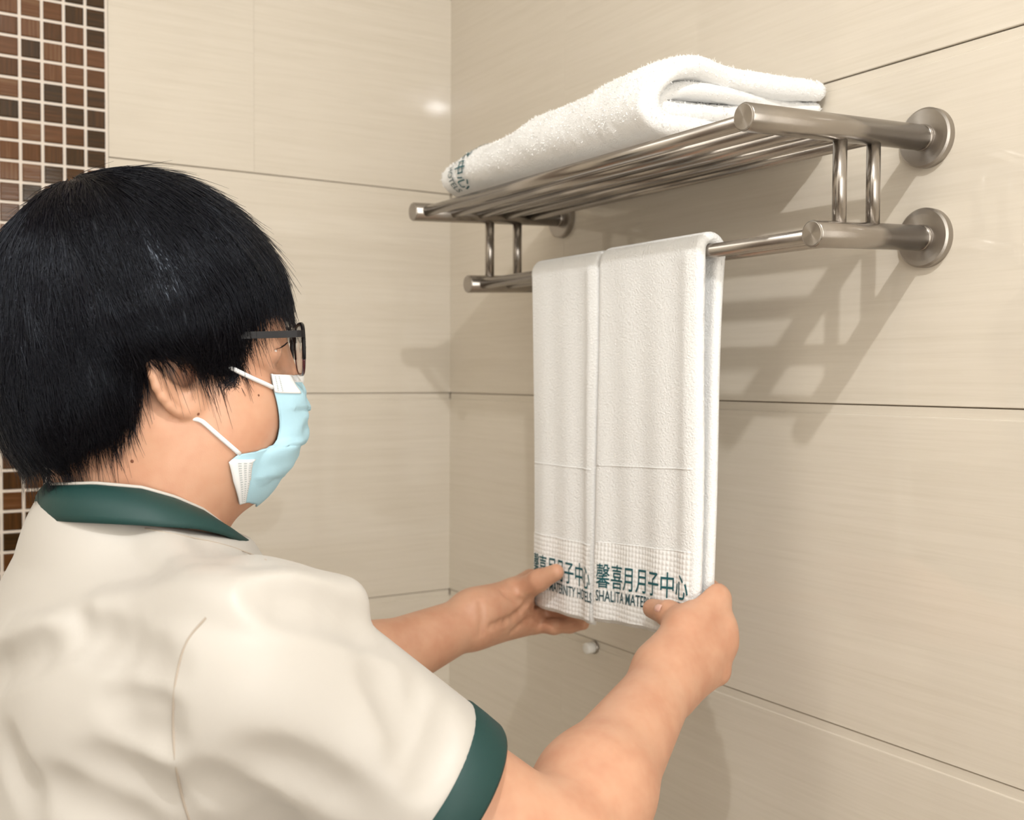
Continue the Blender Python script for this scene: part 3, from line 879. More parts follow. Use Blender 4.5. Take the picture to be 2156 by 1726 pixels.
# right hand, seen from its back; the fingers close behind the towel, the thumb lies in front of it
K_R = [on_y(1503, 1262, -0.130), on_y(1513, 1312, -0.130), on_y(1515, 1365, -0.134), on_y(1508, 1415, -0.142)]
for i, kq in enumerate(K_R):
    w0 = WR_R + (K_R[i] - K_R[1]) * 0.35
    sk.cone(w0, kq, 0.0160, 0.0112, 0.012); sk.ell(kq + [0.0015, -0.001, 0.001], (0.0115, 0.0115, 0.0105), k=0.004)
sk.cone(WR_R, (K_R[1] + K_R[2]) / 2, 0.024, 0.013, 0.02)
tip_dx = [(-0.026, 0.014, 0.003), (-0.028, 0.013, 0.000), (-0.027, 0.013, -0.002), (-0.024, 0.012, -0.004)]
for i, kq in enumerate(K_R):
    f1 = kq + np.array([-0.024, 0.017, 0.002 - 0.002 * i])
    f2 = f1 + np.array([-0.030, 0.001, 0.001]) * (1.0, 1.08, 1.0, 0.85)[i]
    f3 = f2 + np.array([-0.021, -0.005, 0.0]) * (1.0, 1.05, 1.0, 0.9)[i]
    finger([kq, f1, f2, f3], (0.0098, 0.0100, 0.0096, 0.0086)[i])
TH_R = [WR_R + [-0.006, 0.002, 0.012], on_y(1440, 1322, -0.170), on_y(1408, 1292, -0.166), on_y(1374, 1281, -0.1605)]
sk.cone(TH_R[0], TH_R[1], 0.019, 0.0145, 0.016)
sk.cone(TH_R[1], K_R[0], 0.013, 0.0115, 0.014)
sk.cone(TH_R[1], TH_R[2], 0.0135, 0.0112, 0.008)
sk.cone(TH_R[2], TH_R[3], 0.0112, 0.0090, 0.005)
# left hand, palm towards us; thumb in front of the towel, fingers behind it, the little finger free below
K_L = [on_y(1118, 1225, -0.130), on_y(1128, 1258, -0.128), on_y(1130, 1288, -0.132), on_y(1122, 1315, -0.142)]
for i, kq in enumerate(K_L):
    w0 = WR_L + (K_L[i] - K_L[1]) * 0.45
    sk.cone(w0, kq, 0.0150, 0.0105, 0.014)
sk.cone(WR_L, (K_L[1] + K_L[2]) / 2, 0.021, 0.0125, 0.02)
sk.cone(WR_L + [0.0, 0.0, 0.004], on_y(1085, 1268, -0.165), 0.018, 0.0135, 0.018)
F_L = [[on_y(1178, 1232, -0.110), on_y(1222, 1240, -0.112), on_y(1250, 1245, -0.116)],
       [on_y(1190, 1262, -0.108), on_y(1236, 1268, -0.112), on_y(1262, 1272, -0.117)],
       [on_y(1186, 1284, -0.116), on_y(1226, 1288, -0.116), on_y(1252, 1290, -0.120)],
       [on_y(1166, 1319, -0.130), on_y(1200, 1317, -0.120), on_y(1228, 1313, -0.114)]]
for i, kq in enumerate(K_L):
    finger([kq] + F_L[i], (0.0094, 0.0096, 0.0092, 0.0082)[i])
TH_L = [WR_L + [0.008, -0.004, 0.012], on_y(1088, 1250, -0.174), on_y(1134, 1222, -0.168), on_y(1171, 1204, -0.1585)]
sk.cone(TH_L[0], TH_L[1], 0.0175, 0.0150, 0.014)
sk.cone(TH_L[1], K_L[0], 0.0125, 0.0105, 0.014)
sk.cone(TH_L[1], TH_L[2], 0.0140, 0.0112, 0.008)
sk.cone(TH_L[2], TH_L[3], 0.0112, 0.0086, 0.005)
# creases of the left palm and between its fingers
sk0 = SDF(); sk0.p = list(sk.p)
for pts, dp, rr in (([(1035, 1318), (1072, 1304), (1104, 1278), (1118, 1256)], 0.0022, 0.0040), ([(1078, 1330), (1110, 1306), (1128, 1300)], 0.0012, 0.0030), ([(1012, 1268), (1016, 1300), (1012, 1335)], 0.0004, 0.0030), ([(1060, 1248), (1085, 1262), (1100, 1268)], 0.0010, 0.0030)):
    cc = []
    for q in spline(pts, len(pts) * 2):
        P_, n_ = sk0.hit(*q); cc.append(P_ + n_ * (rr - dp))
    for i in range(len(cc) - 1): sk.cone(cc[i], cc[i + 1], rr, rr, 0.004, -1)
# the grip: the skin gives way to the cloth it holds
def slot(lo, hi):
    lo = np.asarray(lo, np.float32); hi = np.asarray(hi, np.float32); c_ = (lo + hi) / 2; e_ = (hi - lo) / 2
    def fn(P):
        q = np.abs(P - c_) - e_
        return np.sqrt((np.maximum(q, 0) ** 2).sum(1)) + np.minimum(q.max(1), 0)
    sk.func(fn, lo, hi, 0.002)
slot((0.56, -0.1560, 1.265), (0.7225, -0.1225, 1.40))
slot((0.4515, -0.1525, 1.273), (0.575, -0.1255, 1.40))
# bowl and canal of the right ear
P_, n_ = sk0.hit(384, 793)
sk.ell(P_ + HR * 0.001, (0.0050, 0.0105, 0.0068), HM @ rotm((0, 1, 0), -20), 0.002, -1)
P_, n_ = sk0.hit(366, 775)
sk.ell(P_ + HR * 0.0035, (0.0060, 0.0065, 0.0120), HM @ rotm((0, 1, 0), -22), 0.003, -1)
VB, FB = sk.mesh(0.0018)
body = mk('body', VB, FB, M['skin'], person)
body['label'] = 'light skin of head, neck, arms and hands'

# right thumbnail
Pn, Nn = sk.hit(1384, 1279)
ax1 = (TH_R[3] - TH_R[2]); ax1 -= Nn * (ax1 @ Nn); ax1 /= np.linalg.norm(ax1); ax2 = np.cross(Nn, ax1)
nv = [Pn + Nn * 0.0008]; nf = []
for ring, (q, hgt) in enumerate(((0.5, 0.0007), (0.85, 0.0003), (1.0, -0.0003))):
    for k in range(20):
        a = 2 * math.pi * k / 20
        cx, cy = abs(math.cos(a)) ** 0.7 * np.sign(math.cos(a)), abs(math.sin(a)) ** 0.8 * np.sign(math.sin(a))
        nv.append(Pn + ax1 * cx * 0.0056 * q + ax2 * cy * 0.0040 * q + Nn * (hgt - 0.0012 * (cy * q) ** 2))
for k in range(20):
    k2 = (k + 1) % 20
    nf.append((0, 1 + k, 1 + k2))
    for ring in (0, 1): nf.append((1 + ring * 20 + k, 1 + (ring + 1) * 20 + k, 1 + (ring + 1) * 20 + k2, 1 + ring * 20 + k2))
mk('thumbnail', nv, nf, M['nail'], person)

# moles on neck and cheek
for px_, py_, r_ in ((278, 971, 0.0016), (418, 872, 0.0012), (408, 1092, 0.0012), (545, 832, 0.0009)):
    P_, n_ = sk.hit(px_, py_)
    x_, y_, d_ = frame_of(n_); v = [P_ + n_ * r_ * 0.35]; f_ = []
    for k in range(12): v.append(P_ + r_ * (math.cos(k * math.pi / 6) * x_ + math.sin(k * math.pi / 6) * y_) - n_ * 0.0002)
    for k in range(12): f_.append((0, 1 + k, 1 + (k + 1) % 12))
    mk('mole', v, f_, M['mole'], person)
# eyes
for sd in (1, -1):
    ec = hl(0.0775, sd * 0.033, -0.0125)
    e = SDF(); e.ell(ec, (0.0126, 0.0126, 0.0126)); v, f_ = e.mesh(0.0016)
    ey = mk('eyeball', v, f_, M['eye_white'], person)
    e = SDF(); e.ell(hl(0.0862, sd * 0.0332, -0.0127), (0.0045, 0.0062, 0.0062), HM); v, f_ = e.mesh(0.001)
    mk('iris', v, f_, M['eye_dark'], ey)

# ---------------------------------------------------------------- shirt
sleeve_ax = np.asarray(EL_R, float) - SH_R; sl_len = np.linalg.norm(sleeve_ax); sleeve_ax = sleeve_ax / sl_len
CUFF0, CUFF1 = 0.127, 0.153
CC = SH_R + sleeve_ax * CUFF0 + np.array([0, 0.0, -0.009])
slv_l = np.asarray(EL_L, float) - SH_L; slv_l /= np.linalg.norm(slv_l)
sh = SDF()
sh.ell((0.620, -0.590, 1.190), (0.185, 0.118, 0.255), k=0.05)
sh.ell((0.620, -0.628, 1.260), (0.165, 0.076, 0.155), k=0.05)
sh.cone((0.615, -0.60, 1.15), (0.615, -0.60, 0.93), 0.165, 0.175, 0.05, n=(0, 1, 0), sc=1.35)
sh.cone((0.636, -0.608, 1.400), (0.634, -0.606, 1.36), 0.073, 0.090, 0.02)
for S_, sg in ((SH_R, 1), (SH_L, -1)):
    sh.cone((0.632 + sg * 0.045, -0.598 + (0.012 if sg < 0 else 0), 1.362 - (0.012 if sg < 0 else 0)), S_ + V3(0, 0.0, -0.006), 0.052, 0.054, 0.03)
    sh.cone((0.628 + sg * 0.09, -0.630, 1.315), S_ + V3(-sg * 0.01, -0.02, -0.035), 0.055, 0.058, 0.04)
sh.cone(SH_R + [0, 0, -0.006], CC + sleeve_ax * 0.03, 0.0630, 0.0575, 0.025)
sh.cone((0.775, -0.560, 1.388), at(728, 1262, 0.66), 0.012, 0.010, 0.02)
sh.cone(SH_L, SH_L + slv_l * 0.17, 0.066, 0.058, 0.035)
# folds pulled across the cloth, placed on the surface
sh0 = SDF(); sh0.p = list(sh.p)
def fold(pts, h, r, up=True, k=0.012):
    c = []
    for q in spline(pts, max(3, len(pts) * 2)):
        P, n = sh0.hit(*q)
        c.append(P - n * (r - h) if up else P + n * (r - h))
    nrm = [sh0.grad(np.asarray(q)[None])[0].astype(float) for q in c]
    for i in (0, len(c) - 1): c[i] = c[i] - nrm[i] * (h * 1.6 if up else -h * 1.6)
    rr = [r] * len(c)
    for i in range(len(c) - 1):
        sh.cone(c[i], c[i + 1], rr[i], rr[i + 1], k, 1 if up else -1)
fold([(150, 1302), (290, 1265), (415, 1228), (520, 1254), (620, 1236), (735, 1252)], 0.0022, 0.016)
fold([(330, 1125), (365, 1170), (398, 1216)], 0.0010, 0.012)
fold([(90, 1318), (240, 1362), (362, 1410)], 0.0022, 0.012, False)
fold([(560, 1270), (680, 1292), (800, 1350)], 0.0020, 0.014, False)
fold([(878, 1445), (876, 1520), (852, 1600)], 0.0018, 0.009, False)
fold([(940, 1500), (925, 1570), (890, 1650)], 0.0014, 0.009, False)
fold([(790, 1420), (830, 1470), (850, 1530)], 0.0012, 0.012, False)
fold([(230, 1475), (300, 1490), (358, 1512)], 0.0014, 0.008, False)
fold([(250, 1535), (310, 1545), (360, 1556)], 0.0014, 0.008, False)
fold([(170, 1606), (280, 1640), (380, 1690)], 0.0026, 0.014, False)
fold([(85, 1650), (200, 1700), (330, 1760)], 0.0028, 0.014, False)
fold([(415, 1640), (500, 1680), (620, 1750)], 0.0024, 0.014, False)
fold([(520, 1590), (640, 1626), (760, 1700)], 0.0014, 0.016, False)
fold([(-20, 1350), (60, 1330), (130, 1322)], 0.0014, 0.012)
fold([(-20, 1430), (45, 1392), (110, 1372)], 0.0018, 0.012, False)
fold([(10, 1560), (30, 1620), (70, 1690)], 0.0018, 0.014, False)
# openings: right sleeve cut square and hollow, left sleeve the same, neck
def cut_plane(P0, n):
    P0 = np.asarray(P0, np.float32); n = np.asarray(n, np.float32)
    return lambda P: -((P - P0) @ n)
BIGLO, BIGHI = (-9, -9, -9), (9, 9, 9)
def sleeve_cut(P0, ax, far):
    def fn(P):
        q = (P - np.asarray(P0, np.float32)); t = q @ np.asarray(ax, np.float32)
        rad = np.sqrt(np.maximum((q * q).sum(1) - t * t, 0))
        return np.maximum(-t, rad - far)
    return fn
pr = CC + sleeve_ax * 0.003
sh.func(sleeve_cut(pr, sleeve_ax, 0.10), pr - 0.13, pr + 0.13, 0.002)
pl_ = SH_L + slv_l * 0.155
sh.func(sleeve_cut(pl_, slv_l, 0.10), pl_ - 0.13, pl_ + 0.13, 0.002)
sh.cone(CC + sleeve_ax * 0.036, CC + sleeve_ax * 0.08, 0.0500, 0.0520, 0.002, -1)
sh.func(lambda P: -(P[:, 2] - 1.4275 + 0.27 * (P[:, 1] + 0.615)) * -1.0 * -1.0, (0.50, -0.80, 1.38), (0.76, -0.45, 1.60), 0.003)
VSH, FSH = sh.mesh(0.0026)
# drop what the neck opening leaves above the collar line
shirt = mk('shirt', VSH, FSH, M['shirt'], person)
shirt['label'] = 'cream satin short-sleeved shirt'

def on_shirt(pts, n, lift=0.0):
    out = []
    for q in spline(pts, n):
        P, nn = sh.hit(*q); out.append(P + nn * lift)
    return np.array(out)
def smooth_path(P, it=3):
    P = P.copy()
    for _ in range(it): P[1:-1] = 0.25 * P[:-2] + 0.5 * P[1:-1] + 0.25 * P[2:]
    return P
seam_p = smooth_path(on_shirt([(434, 1300), (392, 1352), (370, 1430), (364, 1520), (370, 1610), (384, 1680), (405, 1745)], 40, -0.0002))
mk('armhole_seam', *tube(seam_p, 0.0009, 6), M['seam'], shirt)
seam_q = smooth_path(on_shirt([(305, 1112), (390, 1128), (480, 1148), (560, 1178)], 24, -0.0002))
mk('shoulder_seam', *tube(seam_q, 0.0005, 6), M['seam'], shirt)

# dark green sleeve cuffs
def cuff(c0, ax, L, r0, r1, name):
    x, y, d = frame_of(ax); n = 72; v = []; f = []
    prof = [(0.0, r0 + 0.0006), (0.002, r0 + 0.0022), (L * 0.5, (r0 + r1) / 2 + 0.0024), (L - 0.002, r1 + 0.0022), (L, r1 + 0.0012), (L - 0.001, r1 - 0.0006), (L * 0.5, (r0 + r1) / 2 - 0.001), (0.0, r0 - 0.002)]
    for t, r in prof:
        for k in range(n):
            a = 2 * math.pi * k / n
            rr = r + 0.0012 * math.sin(3 * a + 1.0) * (t / L)
            v.append(c0 + d * t + rr * (math.cos(a) * x + math.sin(a) * y))
    for i in range(len(prof) - 1):
        for k in range(n):
            k2 = (k + 1) % n; f.append((i * n + k, i * n + k2, (i + 1) * n + k2, (i + 1) * n + k))
    return mk(name, v, f, M['green'], person)
rc = SH_R + sleeve_ax * CUFF0
cuff(CC, sleeve_ax, CUFF1 - CUFF0, 0.0580, 0.0572, 'sleeve_cuff')['label'] = 'dark green sleeve cuff'
cuff(SH_L + slv_l * 0.152, slv_l, 0.027, 0.0590, 0.0585, 'sleeve_cuff')['label'] = 'dark green sleeve cuff'

# dark green band collar
UPX, UPY = [20, 75, 200, 300, 370, 430, 470, 500], [1027, 1024, 1021, 1030, 1050, 1076, 1106, 1136]
LOX, LOY = [0, 60, 290, 420, 470, 500, 530], [1090, 1095, 1106, 1114, 1126, 1139, 1152]
def proj(P):
    d = np.asarray(P, float) - CAM; z = d @ _f
    return IW / 2 + FPX * (d @ _r) / z, IH / 2 - FPX * (d @ _u) / z
def collar_pt(phi, rx, ryb, ryf, TX, TY, cx=0.636, cy=-0.600):
    c_, s_ = math.cos(phi), math.sin(phi)
    x, y = cx + rx * abs(c_), cy + (ryf if s_ > 0 else ryb) * s_
    px, _ = proj((x, y, 1.43)); ty = np.interp(px, TX, TY)
    lo, hi_ = 1.30, 1.55
    for _ in range(30):
        md = (lo + hi_) / 2
        if proj((x, y, md))[1] > ty: lo = md
        else: hi_ = md
    return np.array([cx + rx * c_, y, md])
cv = []; nphi = 96
rows = 7
for i in range(nphi + 1):
    phi = -math.pi * 1.5 + 2 * math.pi * i / nphi + 0.0
    up = collar_pt(phi, 0.0640, 0.0620, 0.066, UPX, UPY); lo_ = collar_pt(phi, 0.086, 0.070, 0.070, LOX, LOY)
    for j in range(rows):
        t = j / (rows - 1)
        P = up * (1 - t) + lo_ * t
        out = np.array([math.cos(phi), math.sin(phi), 0.4])
        cv.append(P + out * 0.0035 * math.sin(math.pi * t) + out * 0.0012)
ncv = len(cv); full = list(cv)
for i in range(nphi + 1):
    phi = -math.pi * 1.5 + 2 * math.pi * i / nphi
    for j in range(rows):
        full.append(cv[i * rows + j] - np.array([math.cos(phi), math.sin(phi), 0.3]) * 0.0024)
cf = []
for i in range(nphi):
    for j in range(rows - 1):
        a = i * rows + j
        cf.append((a, a + 1, a + rows + 1, a + rows)); b_ = a + ncv
        cf.append((b_, b_ + rows, b_ + rows + 1, b_ + 1))
    cf.append((i * rows, (i + 1) * rows, ncv + (i + 1) * rows, ncv + i * rows))
    cf.append((i * rows + rows - 1, ncv + i * rows + rows - 1, ncv + (i + 1) * rows + rows - 1, (i + 1) * rows + rows - 1))
collar = mk('collar', full, cf, M['green'], person); collar['label'] = 'dark green band collar'
# pale lining edge inside the collar
lin = [cv[i * rows] - np.array([math.cos(-math.pi * 1.5 + 2 * math.pi * i / nphi), math.sin(-math.pi * 1.5 + 2 * math.pi * i / nphi), 0]) * 0.0022 + np.array([0, 0, 0.0006]) for i in range(nphi + 1)]
mk('lining_edge', *tube(lin, 0.0013, 8), M['shirt'], collar)

# ---------------------------------------------------------------- trousers and shoes (below the frame)
tr_ = SDF()
tr_.cone((0.615, -0.60, 1.00), (0.615, -0.60, 0.88), 0.150, 0.165, 0.04, n=(0, 1, 0), sc=1.4)
for sg in (-1, 1):
    tr_.cone((0.615 + sg * 0.085, -0.60, 0.86), (0.615 + sg * 0.095, -0.60, 0.48), 0.088, 0.066, 0.04)
    tr_.cone((0.615 + sg * 0.095, -0.60, 0.48), (0.615 + sg * 0.100, -0.61, 0.09), 0.066, 0.056, 0.02)
v, f_ = tr_.mesh(0.007)
mk('trousers', v, f_, M['trousers'], person)
for sg in (-1, 1):
    so = SDF()
    so.cone((0.615 + sg * 0.10, -0.63, 0.042), (0.615 + sg * 0.11, -0.47, 0.036), 0.040, 0.036, 0.01)
    so.cone((0.615 + sg * 0.10, -0.62, 0.08), (0.615 + sg * 0.10, -0.62, 0.05), 0.042, 0.042, 0.03)
    so.func(lambda P: P[:, 2] - 0.001, (0, -1, -0.1), (1.5, 0, 0.02), 0.002)
    v, f_ = so.mesh(0.004); mk('shoe', v, f_, M['shoe'], person)

# ---------------------------------------------------------------- face mask
EV = [0, .12, .25, .38, .45, .50, .56, .62, .66, .80, 1.0]
EP = np.array([hp(*q) for q in ((566, 788, .050), (571, 822, .051), (577, 858, .049), (583, 900, .046), (580, 926, .046), (562, 941, .050), (525, 942, .056), (490, 948, .060), (471, 964, .061), (480, 1003, .057), (498, 1056, .047))])
MPX = np.array([hp(*q) for q in ((610, 792, 0), (632, 825, 0), (638, 860, 0), (637, 885, 0), (634, 905, 0), (631, 922, 0), (627, 938, 0), (619, 957, 0), (611, 968, 0), (586, 997, 0), (522, 1046, 0))])
def msurf(v, q, lift=0.0):
    """v down the mask, q across: 0 = right edge, 1 = middle, 2 = left edge; head-local coordinates"""
    E_ = np.stack([np.interp(v, EV, EP[:, k]) for k in range(3)], -1); C_ = np.stack([np.interp(v, EV, MPX[:, k]) for k in range(3)], -1)
    an = q * math.pi / 2
    sn, cs = np.abs(np.sin(an)) ** 0.85, np.sign(np.cos(an)) * np.abs(np.cos(an)) ** 0.85
    a = E_[..., 0] + (C_[..., 0] - E_[..., 0]) * sn
    c = E_[..., 2] + (C_[..., 2] - E_[..., 2]) * sn
    b = E_[..., 1] * cs
    pleat = 0.0030 * ((v * 3.6 + 0.15 * np.sin(q * 3)) % 1.0 - 0.5) * sn * np.clip(v * 5, 0, 1)
    cr = 0.0010 * np.sin(v * 31 + q * 7) + 0.0008 * np.sin(v * 17 - q * 15)
    L = lift + 0.0016
    nx = np.stack([sn, cs * 0.8, np.zeros_like(sn)], -1); nx /= np.linalg.norm(nx, axis=-1)[..., None] + 1e-9
    P = np.stack([a + pleat + cr * sn, b, c], -1) + nx * L
    return P
def mask_sheet(v0, v1, q0, q1, nv_, nq, lift, mat, name, parent, thick=0.0010):
    vv, qq = np.meshgrid(np.linspace(v0, v1, nv_), np.linspace(q0, q1, nq), indexing='ij')
    P = msurf(vv, qq, lift).reshape(-1, 3) @ HM.T + HC
    for _ in range(3):                                    # keep clear of the skin
        d = sk.ev(P); g = sk.grad(P); need = np.clip(0.0015 + lift - d, 0, 0.01); P = P + g * need[:, None]
    G = P.reshape(nv_, nq, 3)
    tu = np.gradient(G, axis=0); tv = np.gradient(G, axis=1); nn = np.cross(tv, tu); nn /= np.linalg.norm(nn, axis=-1)[..., None] + 1e-12
    back = (G - nn * thick).reshape(-1, 3)
    V = np.vstack([P, back]); n0 = nv_ * nq; F = []
    for i in range(nv_ - 1):
        for j in range(nq - 1):
            a = i * nq + j
            F.append((a, a + nq, a + nq + 1, a + 1)); F.append((n0 + a, n0 + a + 1, n0 + a + nq + 1, n0 + a + nq))
    bd = [j for j in range(nq)] + [i * nq + nq - 1 for i in range(1, nv_)] + [(nv_ - 1) * nq + j for j in range(nq - 2, -1, -1)] + [i * nq for i in range(nv_ - 2, 0, -1)]
    for k in range(len(bd)):
        a, b_ = bd[k], bd[(k + 1) % len(bd)]; F.append((a, b_, n0 + b_, n0 + a))
    o = mk(name, V, F, mat, parent)
    bm = bmesh.new(); bm.from_mesh(o.data); bmesh.ops.recalc_face_normals(bm, faces=bm.faces); bm.to_mesh(o.data); bm.free()
    return o
mask = mask_sheet(0, 1, 0, 2, 70, 80, 0.0, M['mask_blue'], 'face_mask', person)
mask['label'] = 'pale blue pleated face mask'
mask_sheet(0, 0.135, 0.0, 0.42, 10, 14, 0.0009, M['mask_white'], 'corner_binding', mask)
mask_sheet(0.645, 1.0, 0.0, 0.16, 24, 8, 0.0009, M['mask_white'], 'side_binding', mask)
mask_sheet(0.0, 0.05, 0.42, 1.9, 6, 40, 0.0008, M['mask_white'], 'nose_strip', mask)
st = MB()
def stitch(v0, q0):
    P = msurf(np.array([v0, v0 + .007, v0 + .007, v0]), np.array([q0, q0, q0 + .022, q0 + .022]), 0.0024) @ HM.T + HC
    for _ in range(2):
        d_ = sk.ev(P); P = P + sk.grad(P) * np.clip(0.0042 - d_, 0, 0.01)[:, None]
    st.add(P, [(0, 1, 2, 3)])
for k in range(18):
    for qq in (0.045, 0.085, 0.125): stitch(0.665 + k * 0.018, qq)
for k in range(9):
    for qq in (0.05, 0.11): stitch(0.01 + k * 0.013, qq)
mk('stitching', st.v, st.f, M['stitch'], mask, smooth=False)['kind'] = 'stuff'
def hpw(px, py, b): return HM @ hp(px, py, b) + HC
loop = spline([hpw(572, 816, .0535), hpw(540, 800, .062), hpw(508, 785, .067), hpw(450, 757, .071), hpw(385, 735, .072), hpw(335, 745, .070), hpw(335, 800, .068), hpw(365, 845, .070), hpw(402, 868, .072), hpw(448, 908, .071), hpw(498, 951, .0645)], 60)
dd = sk.ev(loop); gg = sk.grad(loop); loop = loop + gg * np.clip(0.0016 - dd, 0, 0.006)[:, None]
mk('ear_loop', *tube(smooth_path(loop, 2), 0.0016, 10), M['mask_white'], mask)
loopL = np.array([HM @ (to_h(q) * [1, -1, 1]) + HC for q in smooth_path(loop, 2)])
mk('ear_loop', *tube(loopL, 0.0016, 10), M['mask_white'], mask)

# ---------------------------------------------------------------- glasses
gl = mk('glasses', *tube([hl(0.1045, y_, -0.0065 + 0.0025 * math.cos(y_ * 200)) for y_ in np.linspace(-0.0095, 0.0095, 9)], 0.0017, 8), M['black_plastic'], person)
gl['label'] = 'black framed glasses with a maroon lower rim'
def lens_pt(sd, ang, k=1.0):
    hw_, hh_ = 0.0262, 0.0182
    cx = np.sign(math.cos(ang)) * abs(math.cos(ang)) ** 0.62; cy = np.sign(math.sin(ang)) * abs(math.sin(ang)) ** 0.62
    if cy < 0: cx *= 1 - 0.16 * abs(cy)
    b = 0.0362 + hw_ * cx * k; c = -0.0140 + hh_ * cy * k
    a = 0.1045 - 0.9 * max(0, b - 0.012) ** 2 / 0.9 * 0.9 - (c + 0.014) * -0.06
    return hl(a, sd * b, c)
for sd in (1, -1):
    up = [lens_pt(sd, a) for a in np.linspace(math.radians(-12), math.radians(192), 40)]
    lo_ = [lens_pt(sd, a) for a in np.linspace(math.radians(192), math.radians(348), 40)]
    mk('upper_rim', *tube(up, 0.0015, 8), M['black_plastic'], gl)
    mk('lower_rim', *tube(lo_, 0.0012, 8), M['maroon_plastic'], gl)
    n = 40; v = []; f = []
    for off in (-0.0008, 0.0008):
        v.append(lens_pt(sd, 0, 0.0) + HM[:, 0] * off)
        for k in range(n): v.append(lens_pt(sd, 2 * math.pi * k / n) + HM[:, 0] * off)
    for k in range(n):
        k2 = (k + 1) % n
        f += [(0, 1 + k, 1 + k2), (n + 1, n + 2 + k2, n + 2 + k), (1 + k, n + 2 + k, n + 2 + k2, 1 + k2)]
    o = mk('lens', v, f, M['glass'], gl, smooth=False)
    bm = bmesh.new(); bm.from_mesh(o.data); bmesh.ops.recalc_face_normals(bm, faces=bm.faces); bm.to_mesh(o.data); bm.free()
    # temple arm: a flat bar from the hinge back over the ear
    path = spline([(0.1025, 0.0650, -0.0040), (0.1010, 0.0695, -0.0035), (0.085, 0.0715, -0.0030), (0.06, 0.0745, -0.0020), (0.03, 0.0785, -0.0010), (0.0, 0.0795, 0.001), (-0.012, 0.079, -0.012)], 28)
    v = []; f = []
    for i, (a, b, c) in enumerate(path):
        hh_ = 0.0024
        for db, dc in ((-0.0011, -hh_), (0.0011, -hh_), (0.0011, hh_), (-0.0011, hh_)): v.append(hl(a, sd * (b + db), c + dc))
    for i in range(len(path) - 1):
        for k in range(4):
            k2 = (k + 1) % 4; f.append((i * 4 + k, i * 4 + k2, i * 4 + 4 + k2, i * 4 + 4 + k))
    f += [(3, 2, 1, 0), tuple((len(path) - 1) * 4 + k for k in range(4))]
    o = mk('temple_arm', v, f, M['black_plastic'], gl, smooth=False)
    bm = bmesh.new(); bm.from_mesh(o.data); bmesh.ops.recalc_face_normals(bm, faces=bm.faces); bm.to_mesh(o.data); bm.free()

# ---------------------------------------------------------------- hair
hv = SDF()
hv.ell(hl(-0.004, 0, 0.020), (0.1015, 0.0875, 0.1030), HM, 0.02)
hv.ell(hl(-0.048, 0, -0.034), (0.058, 0.078, 0.070), HM, 0.03)
hv.ell(hl(0.030, 0, 0.020), (0.062, 0.083, 0.055), HM, 0.03)
for sd in (1, -1): hv.ell(hl(0.006, sd * 0.076, 0.008), (0.034, 0.018, 0.020), HM, 0.02)
# lower edge of the hair in side view (head-local a, c)
HEDGE = np.array([hp(px, py, 0.072)[[0, 2]] for px, py in ((600, 640), (575, 655), (548, 678), (530, 705), (515, 770), (505, 822), (480, 812), (440, 786), (400, 766), (345, 758), (318, 775), (300, 810), (296, 850), (285, 890), (250, 925), (205, 958), (130, 990), (40, 992), (-40, 980))])
HEDGE = HEDGE[np.argsort(HEDGE[:, 0])]
def edge_c(a): return np.interp(a, HEDGE[:, 0], HEDGE[:, 1])
hcap = SDF(); hcap.p = list(hv.p)
HMf = HM.astype(np.float32); HCf = HC.astype(np.float32)
hcap.func(lambda P: (((P - HCf) @ HMf)[:, 2] - edge_c(((P - HCf) @ HMf)[:, 0]).astype(np.float32)) * 0.6, BIGLO, BIGHI, 0.006)
vh, fh = hcap.mesh(0.0026)
# comb direction: away from the crown and down
CROWN = np.array([-0.040, 0.006, 0.110])
def comb(Lp):
    q = Lp - CROWN; rr = np.linalg.norm(q, axis=1)[:, None] + 1e-6
    d = q / rr
    side = np.clip(np.abs(Lp[:, 1:2]) / 0.08, 0, 1)
    d = d + np.array([0.15, 0, -0.75]) * (0.25 + side)
    w1 = 0.30 * np.sin(Lp[:, 0] * 95 + Lp[:, 2] * 60 + 1.3) + 0.22 * np.sin(Lp[:, 0] * 230 - Lp[:, 2] * 150 + Lp[:, 1] * 90)
    d = d + np.stack([w1, 0.25 * w1, 0.0 * w1], 1) * 0.55
    return d / np.linalg.norm(d, axis=1)[:, None]
hl_v = (vh - HC) @ HM
hair_cap = mk('hair', vh, fh, M['hair'], person); hair_cap['label'] = 'short black layered hair'
# roots: vertices of the cap on its outer side
outer = np.abs(hv.ev(vh)) < 0.0022
cand = vh[outer]
# favour nothing, but keep the count bounded
NS = 17000
idx = rng.integers(0, len(cand), NS)
P = cand[idx] + rng.normal(0, 0.0012, (NS, 3))
steps = 11
lift0 = np.abs(rng.normal(0, 0.0011, NS)) + 0.0002
tipup = np.where(rng.random(NS) < 0.30, rng.uniform(0.001, 0.0045, NS), 0.0)
lenf = rng.uniform(0.55, 1.25, NS)
fly = rng.random(NS) < 0.035
lift0 = lift0 + fly * rng.uniform(0.0, 0.0030, NS)
_L0 = (P - HC) @ HM - CROWN
_az = np.arctan2(_L0[:, 1], _L0[:, 0]); _rr = np.linalg.norm(_L0, axis=1)
clump = np.sin(_az * 33 + 3.0 * np.sin(_rr * 55) + 1.7 * np.sin(_rr * 23 + _az * 4)) * 0.6 + np.sin(_az * 71 + _rr * 90) * 0.4
lift0 = np.maximum(0.0002, lift0 + 0.0021 * clump + 0.0008)
strand = np.zeros((NS, steps, 3)); strand[:, 0] = P
maxover = np.clip(rng.exponential(0.009, NS), 0, 0.032)
alive = np.ones(NS, bool)
jit = rng.normal(0, 0.10, (NS, 3)) + (0.16 * np.sin(_az * 19 + _rr * 130))[:, None] * np.array([0.6, 0.5, 0.2])
